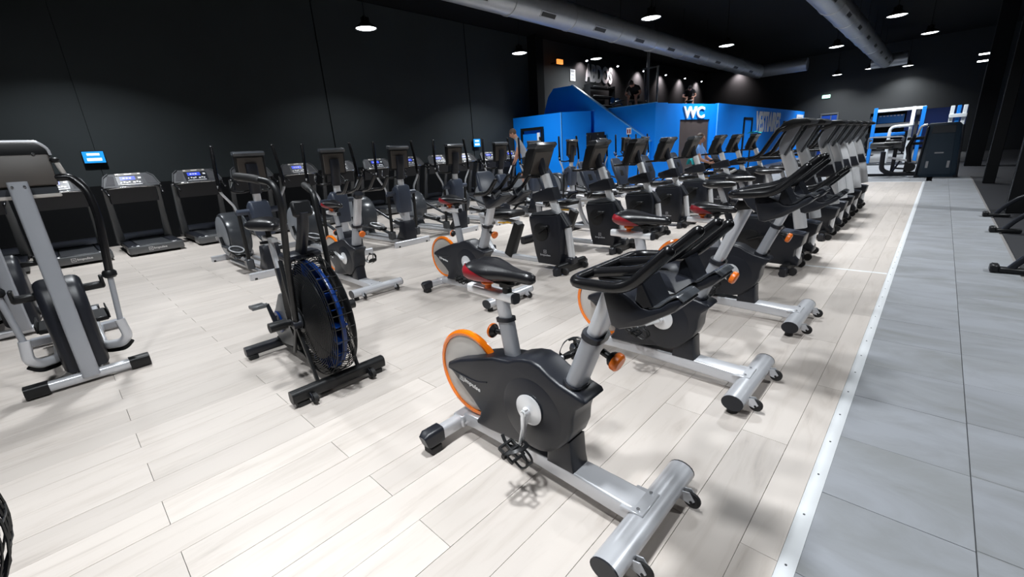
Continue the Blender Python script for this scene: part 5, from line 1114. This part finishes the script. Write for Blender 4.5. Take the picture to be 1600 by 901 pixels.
MB().box((0.42, 0, 0.42), (0.10, 0.10, 0.84), bev=0.01).box((0.2, 0, 0.04), (1.1, 0.10, 0.07), bev=0.01).build('leg', 'char', t)
MB().box((0.17, 0, 0.99), (0.85, 0.34, 0.20), bev=0.05, seg=3).build('pad', 'mill', t)
MB().tube(rounded([(-0.30, -0.1, 0.9), (-0.32, -0.1, 1.26), (0.58, -0.1, 1.24), (0.58, -0.1, 1.0)], 0.08), 0.022, 8).build('frame_bar', 'grey', t)
MB().box((0.9, 0.1, 1.16), (0.5, 0.3, 0.10), bev=0.02).box((0.9, 0.1, 1.0), (0.42, 0.26, 0.08), bev=0.02).box((0.75, 0.1, 0.55), (0.1, 0.1, 0.9)).build('arm_pad', 'seat', t)
for x in (-0.25, 0.55): MB().cyl((x, -0.25, 1.16), (x, -0.05, 1.16), 0.035, n=10).build('knob', 'chrome', t)
MB().box((-0.35, 0, 0.04), (0.10, 0.5, 0.07), bev=0.01).build('foot', 'char', t)
# racks before the back wall opening
t = thing('power_rack', 'white and blue tubular rack in front of the back opening', 'rack', (-1.3, 26, 0))
MB().box((-0.98, 0, 1.2), (0.13, 0.12, 2.4), bev=0.01).build('post', 'rblue', t)
MB().box((0.28, 0, 1.17), (0.12, 0.12, 2.34), bev=0.01).build('post', 'alum', t)
MB().box((0.42, 0.3, 1.16), (0.11, 0.12, 2.32), bev=0.01).build('post', 'drum', t)
MB().box((0.60, 0, 1.16), (0.13, 0.12, 2.32), bev=0.01).build('post', 'rblue', t)
MB().box((-0.45, 0.02, 1.28), (1.15, 0.10, 0.14), bev=0.01).build('crossbar', 'rblue', t)
MB().tube(rounded([(-0.36, -0.2, 0.05), (-0.38, -0.2, 1.58), (0.30, -0.2, 1.60), (0.30, -0.08, 1.60)], 0.2, 6), 0.06, 12).build('bent_tube', 'alum', t)
MB().box((-0.3, 0, 0.04), (2.0, 0.9, 0.08), bev=0.01).build('base', 'drum', t)
MB().box((-0.2, 0.03, 2.27), (1.7, 0.12, 0.12), bev=0.01).build('top_bar', 'alum', t)
t = thing('power_rack', 'group of white blue and white posts right of the dark tower', 'rack', (0.32, 26.2, 0))
for x, m in ((-0.17, 'alum'), (0.02, 'rblue'), (0.20, 'alum')): MB().box((x, 0, 1.12), (0.12, 0.12, 2.24), bev=0.01).build('post', m, t)
MB().box((0.02, -0.08, 1.85), (0.52, 0.08, 0.14), bev=0.01).build('crossbar', 'alum', t)
MB().box((0.02, 0, 0.04), (0.7, 0.8, 0.08), bev=0.01).build('base', 'drum', t)
# lit board in the back room
sb = MB().box((-2.95, 44.26, 2.2), (1.5, 0.04, 0.55)).build('sign_board', 'rblue'); tag(sb, 'bright blue sign board seen through the back opening', 'sign')
for k in range(7): MB().box((-3.55+0.2*k, 44.235, 2.42), (0.12, 0.01, 0.07)).build('print_mark', 'letter', sb)
sb = MB().box((-4.05, 44.22, 2.14), (0.62, 0.04, 0.50)).build('sign_board', 'rblue'); tag(sb, 'white letters NE on blue at the left edge of the back opening', 'sign')
q = put('lettering', text_fit('NE', 'letter', 0.55, 0.36, 0.01, 0.03), sb); q.matrix_local = frame((1, 0, 0), (0, 0, 1), (-4.33, 44.19, 2.10))
MB().box((-4.05, 44.19, 1.98), (0.55, 0.01, 0.05)).build('print_line', 'letter', sb)
sb = MB().box((-2.6, 44.26, 1.78), (2.6, 0.05, 0.22)).build('wall_panel', 'letter'); tag(sb, 'long white panel under the bright blue sign board', 'panel')
for k, (x, y) in enumerate(((-1.6, 36.0), (-3.2, 35.4))):
    pb = thing('plate_tree', ['dark rack of weight plates under the blue sign board', 'second dark rack of weight plates, left of the other'][k], 'rack', (x, y, 0))
    MB().box((0, 0, 0.6), (0.08, 0.08, 1.2)).box((0, 0, 0.03), (0.6, 0.6, 0.06)).build('post', 'black', pb)
    for z in (0.35, 0.75, 1.15): MB().cyl((0, -0.2, z), (0, 0.2, z), 0.2, n=20).build('weight_plate', 'black', pb)

# ================================================================== right edge: columns, leg machines
def column(name, x, y, w_, d_, lab):
    c = struct(name, MB().box((x, y, 3.2), (w_, d_, 6.4), bev=0.01), 'dark', lab)
    MB().box((x-w_/2-0.004, y-d_/2+0.02, 3.2), (0.012, 0.03, 6.3)).build('lit_edge', 'drum', c)  # paler strip paints the thin lit edge onto the black column
column('wall_column', 1.07, 16.85, 0.22, 0.22, 'slim black column on the rubber floor')
column('wall_column_near', 1.14, 11.3, 0.28, 0.28, 'broad black column at the right edge')
column('wall_column_far', 1.0, 24.0, 0.45, 0.45, 'black column at the right end of the back opening')
def plate_loaded(label, loc, first):
    t = thing('leg_press', label, 'weight machine', loc, 0, 'black machines along the right edge')
    MB().box((0.07, 0, 0.03), (0.30, 0.10, 0.05), bev=0.01).box((-0.06, 0, 0.045), (0.07, 0.13, 0.08), bev=0.015).build('foot', 'black', t)
    MB().sweep(smooth([(0.05, 0, 0.04), (0.16, 0, 0.20), (0.32, 0, 0.34), (0.62, 0, 0.42), (1.2, 0, 0.44)], 4), rrect(0.055, 0.075, 0.3), upv=(0, 1, 0)).build('curved_leg', 'char', t)
    MB().box((1.2, 0.3, 0.22), (0.08, 0.08, 0.44)).box((1.2, 0.3, 0.03), (0.12, 0.9, 0.06), bev=0.01).build('rear_leg', 'black', t)
    MB().box((0.95, 0.1, 0.52), (0.8, 0.32, 0.09), bev=0.03, seg=2).build('pad', 'seat', t)
    MB().sweep([(1.3, 0.1, 0.55), (1.6, 0.1, 1.2)], rrect(0.08, 0.34, 0.3), upv=(0, 1, 0)).build('backrest', 'seat', t)
    MB().cyl((0.55, -0.10, 0.52), (0.55, 0.30, 0.52), 0.05, n=14).build('roller', 'seat', t)
    MB().cyl((0.40, 0.05, 0.35), (0.52, 0.05, 0.35), 0.02, n=8).build('peg', 'chrome', t)
    return t
pl = plate_loaded('black bench machine with a curved front leg nearest on the right edge', (0.68, 6.62, 0), True)
for i, (x, y) in enumerate(((0.80, 9.15), (0.80, 10.7), (1.5, 13.2), (1.75, 15.6))):
    o = copy_tree(pl); o.location = (x, y, 0); o['label'] = ['second black bench machine from the near end on the right edge', 'third black bench machine on the right edge, before the broad column', 'fourth black bench machine, behind the broad column', 'farthest black bench machine on the right edge'][i]
t = thing('multi_gym', 'dark cable machine in the shadow behind the columns on the right', 'weight machine', (2.6, 20.5, 0))
for x in (-0.6, 0.6): MB().box((x, 0, 1.15), (0.12, 0.12, 2.3), bev=0.01).build('post', 'black', t)
MB().box((0, 0, 2.25), (1.3, 0.12, 0.12)).build('crossbar', 'black', t)
MB().box((0, 0.1, 0.7), (0.34, 0.2, 1.3), bev=0.02).build('weight_stack', 'tower', t)
MB().box((0, 0, 0.04), (1.5, 1.0, 0.08), bev=0.01).build('base', 'black', t)
for x in (-0.6, 0.6): MB().cyl((x, -0.12, 1.8), (x, -0.16, 1.8), 0.08, n=14).build('pulley', 'chrome', t)
MB().box((-0.6, -0.07, 1.55), (0.1, 0.02, 0.25)).build('label_plate', 'rblue', t)
# edge of a second air bike's fan guard, cut by the lower left corner of the picture
o = copy_tree(AB); o.location = (-1.98, -0.765, 0); o.rotation_euler = (0, 0, R(90)); o['label'] = 'second air bike cut off by the lower left corner, only its fan rim showing'; 
for q in (AB, o): q['group'] = 'air bikes'
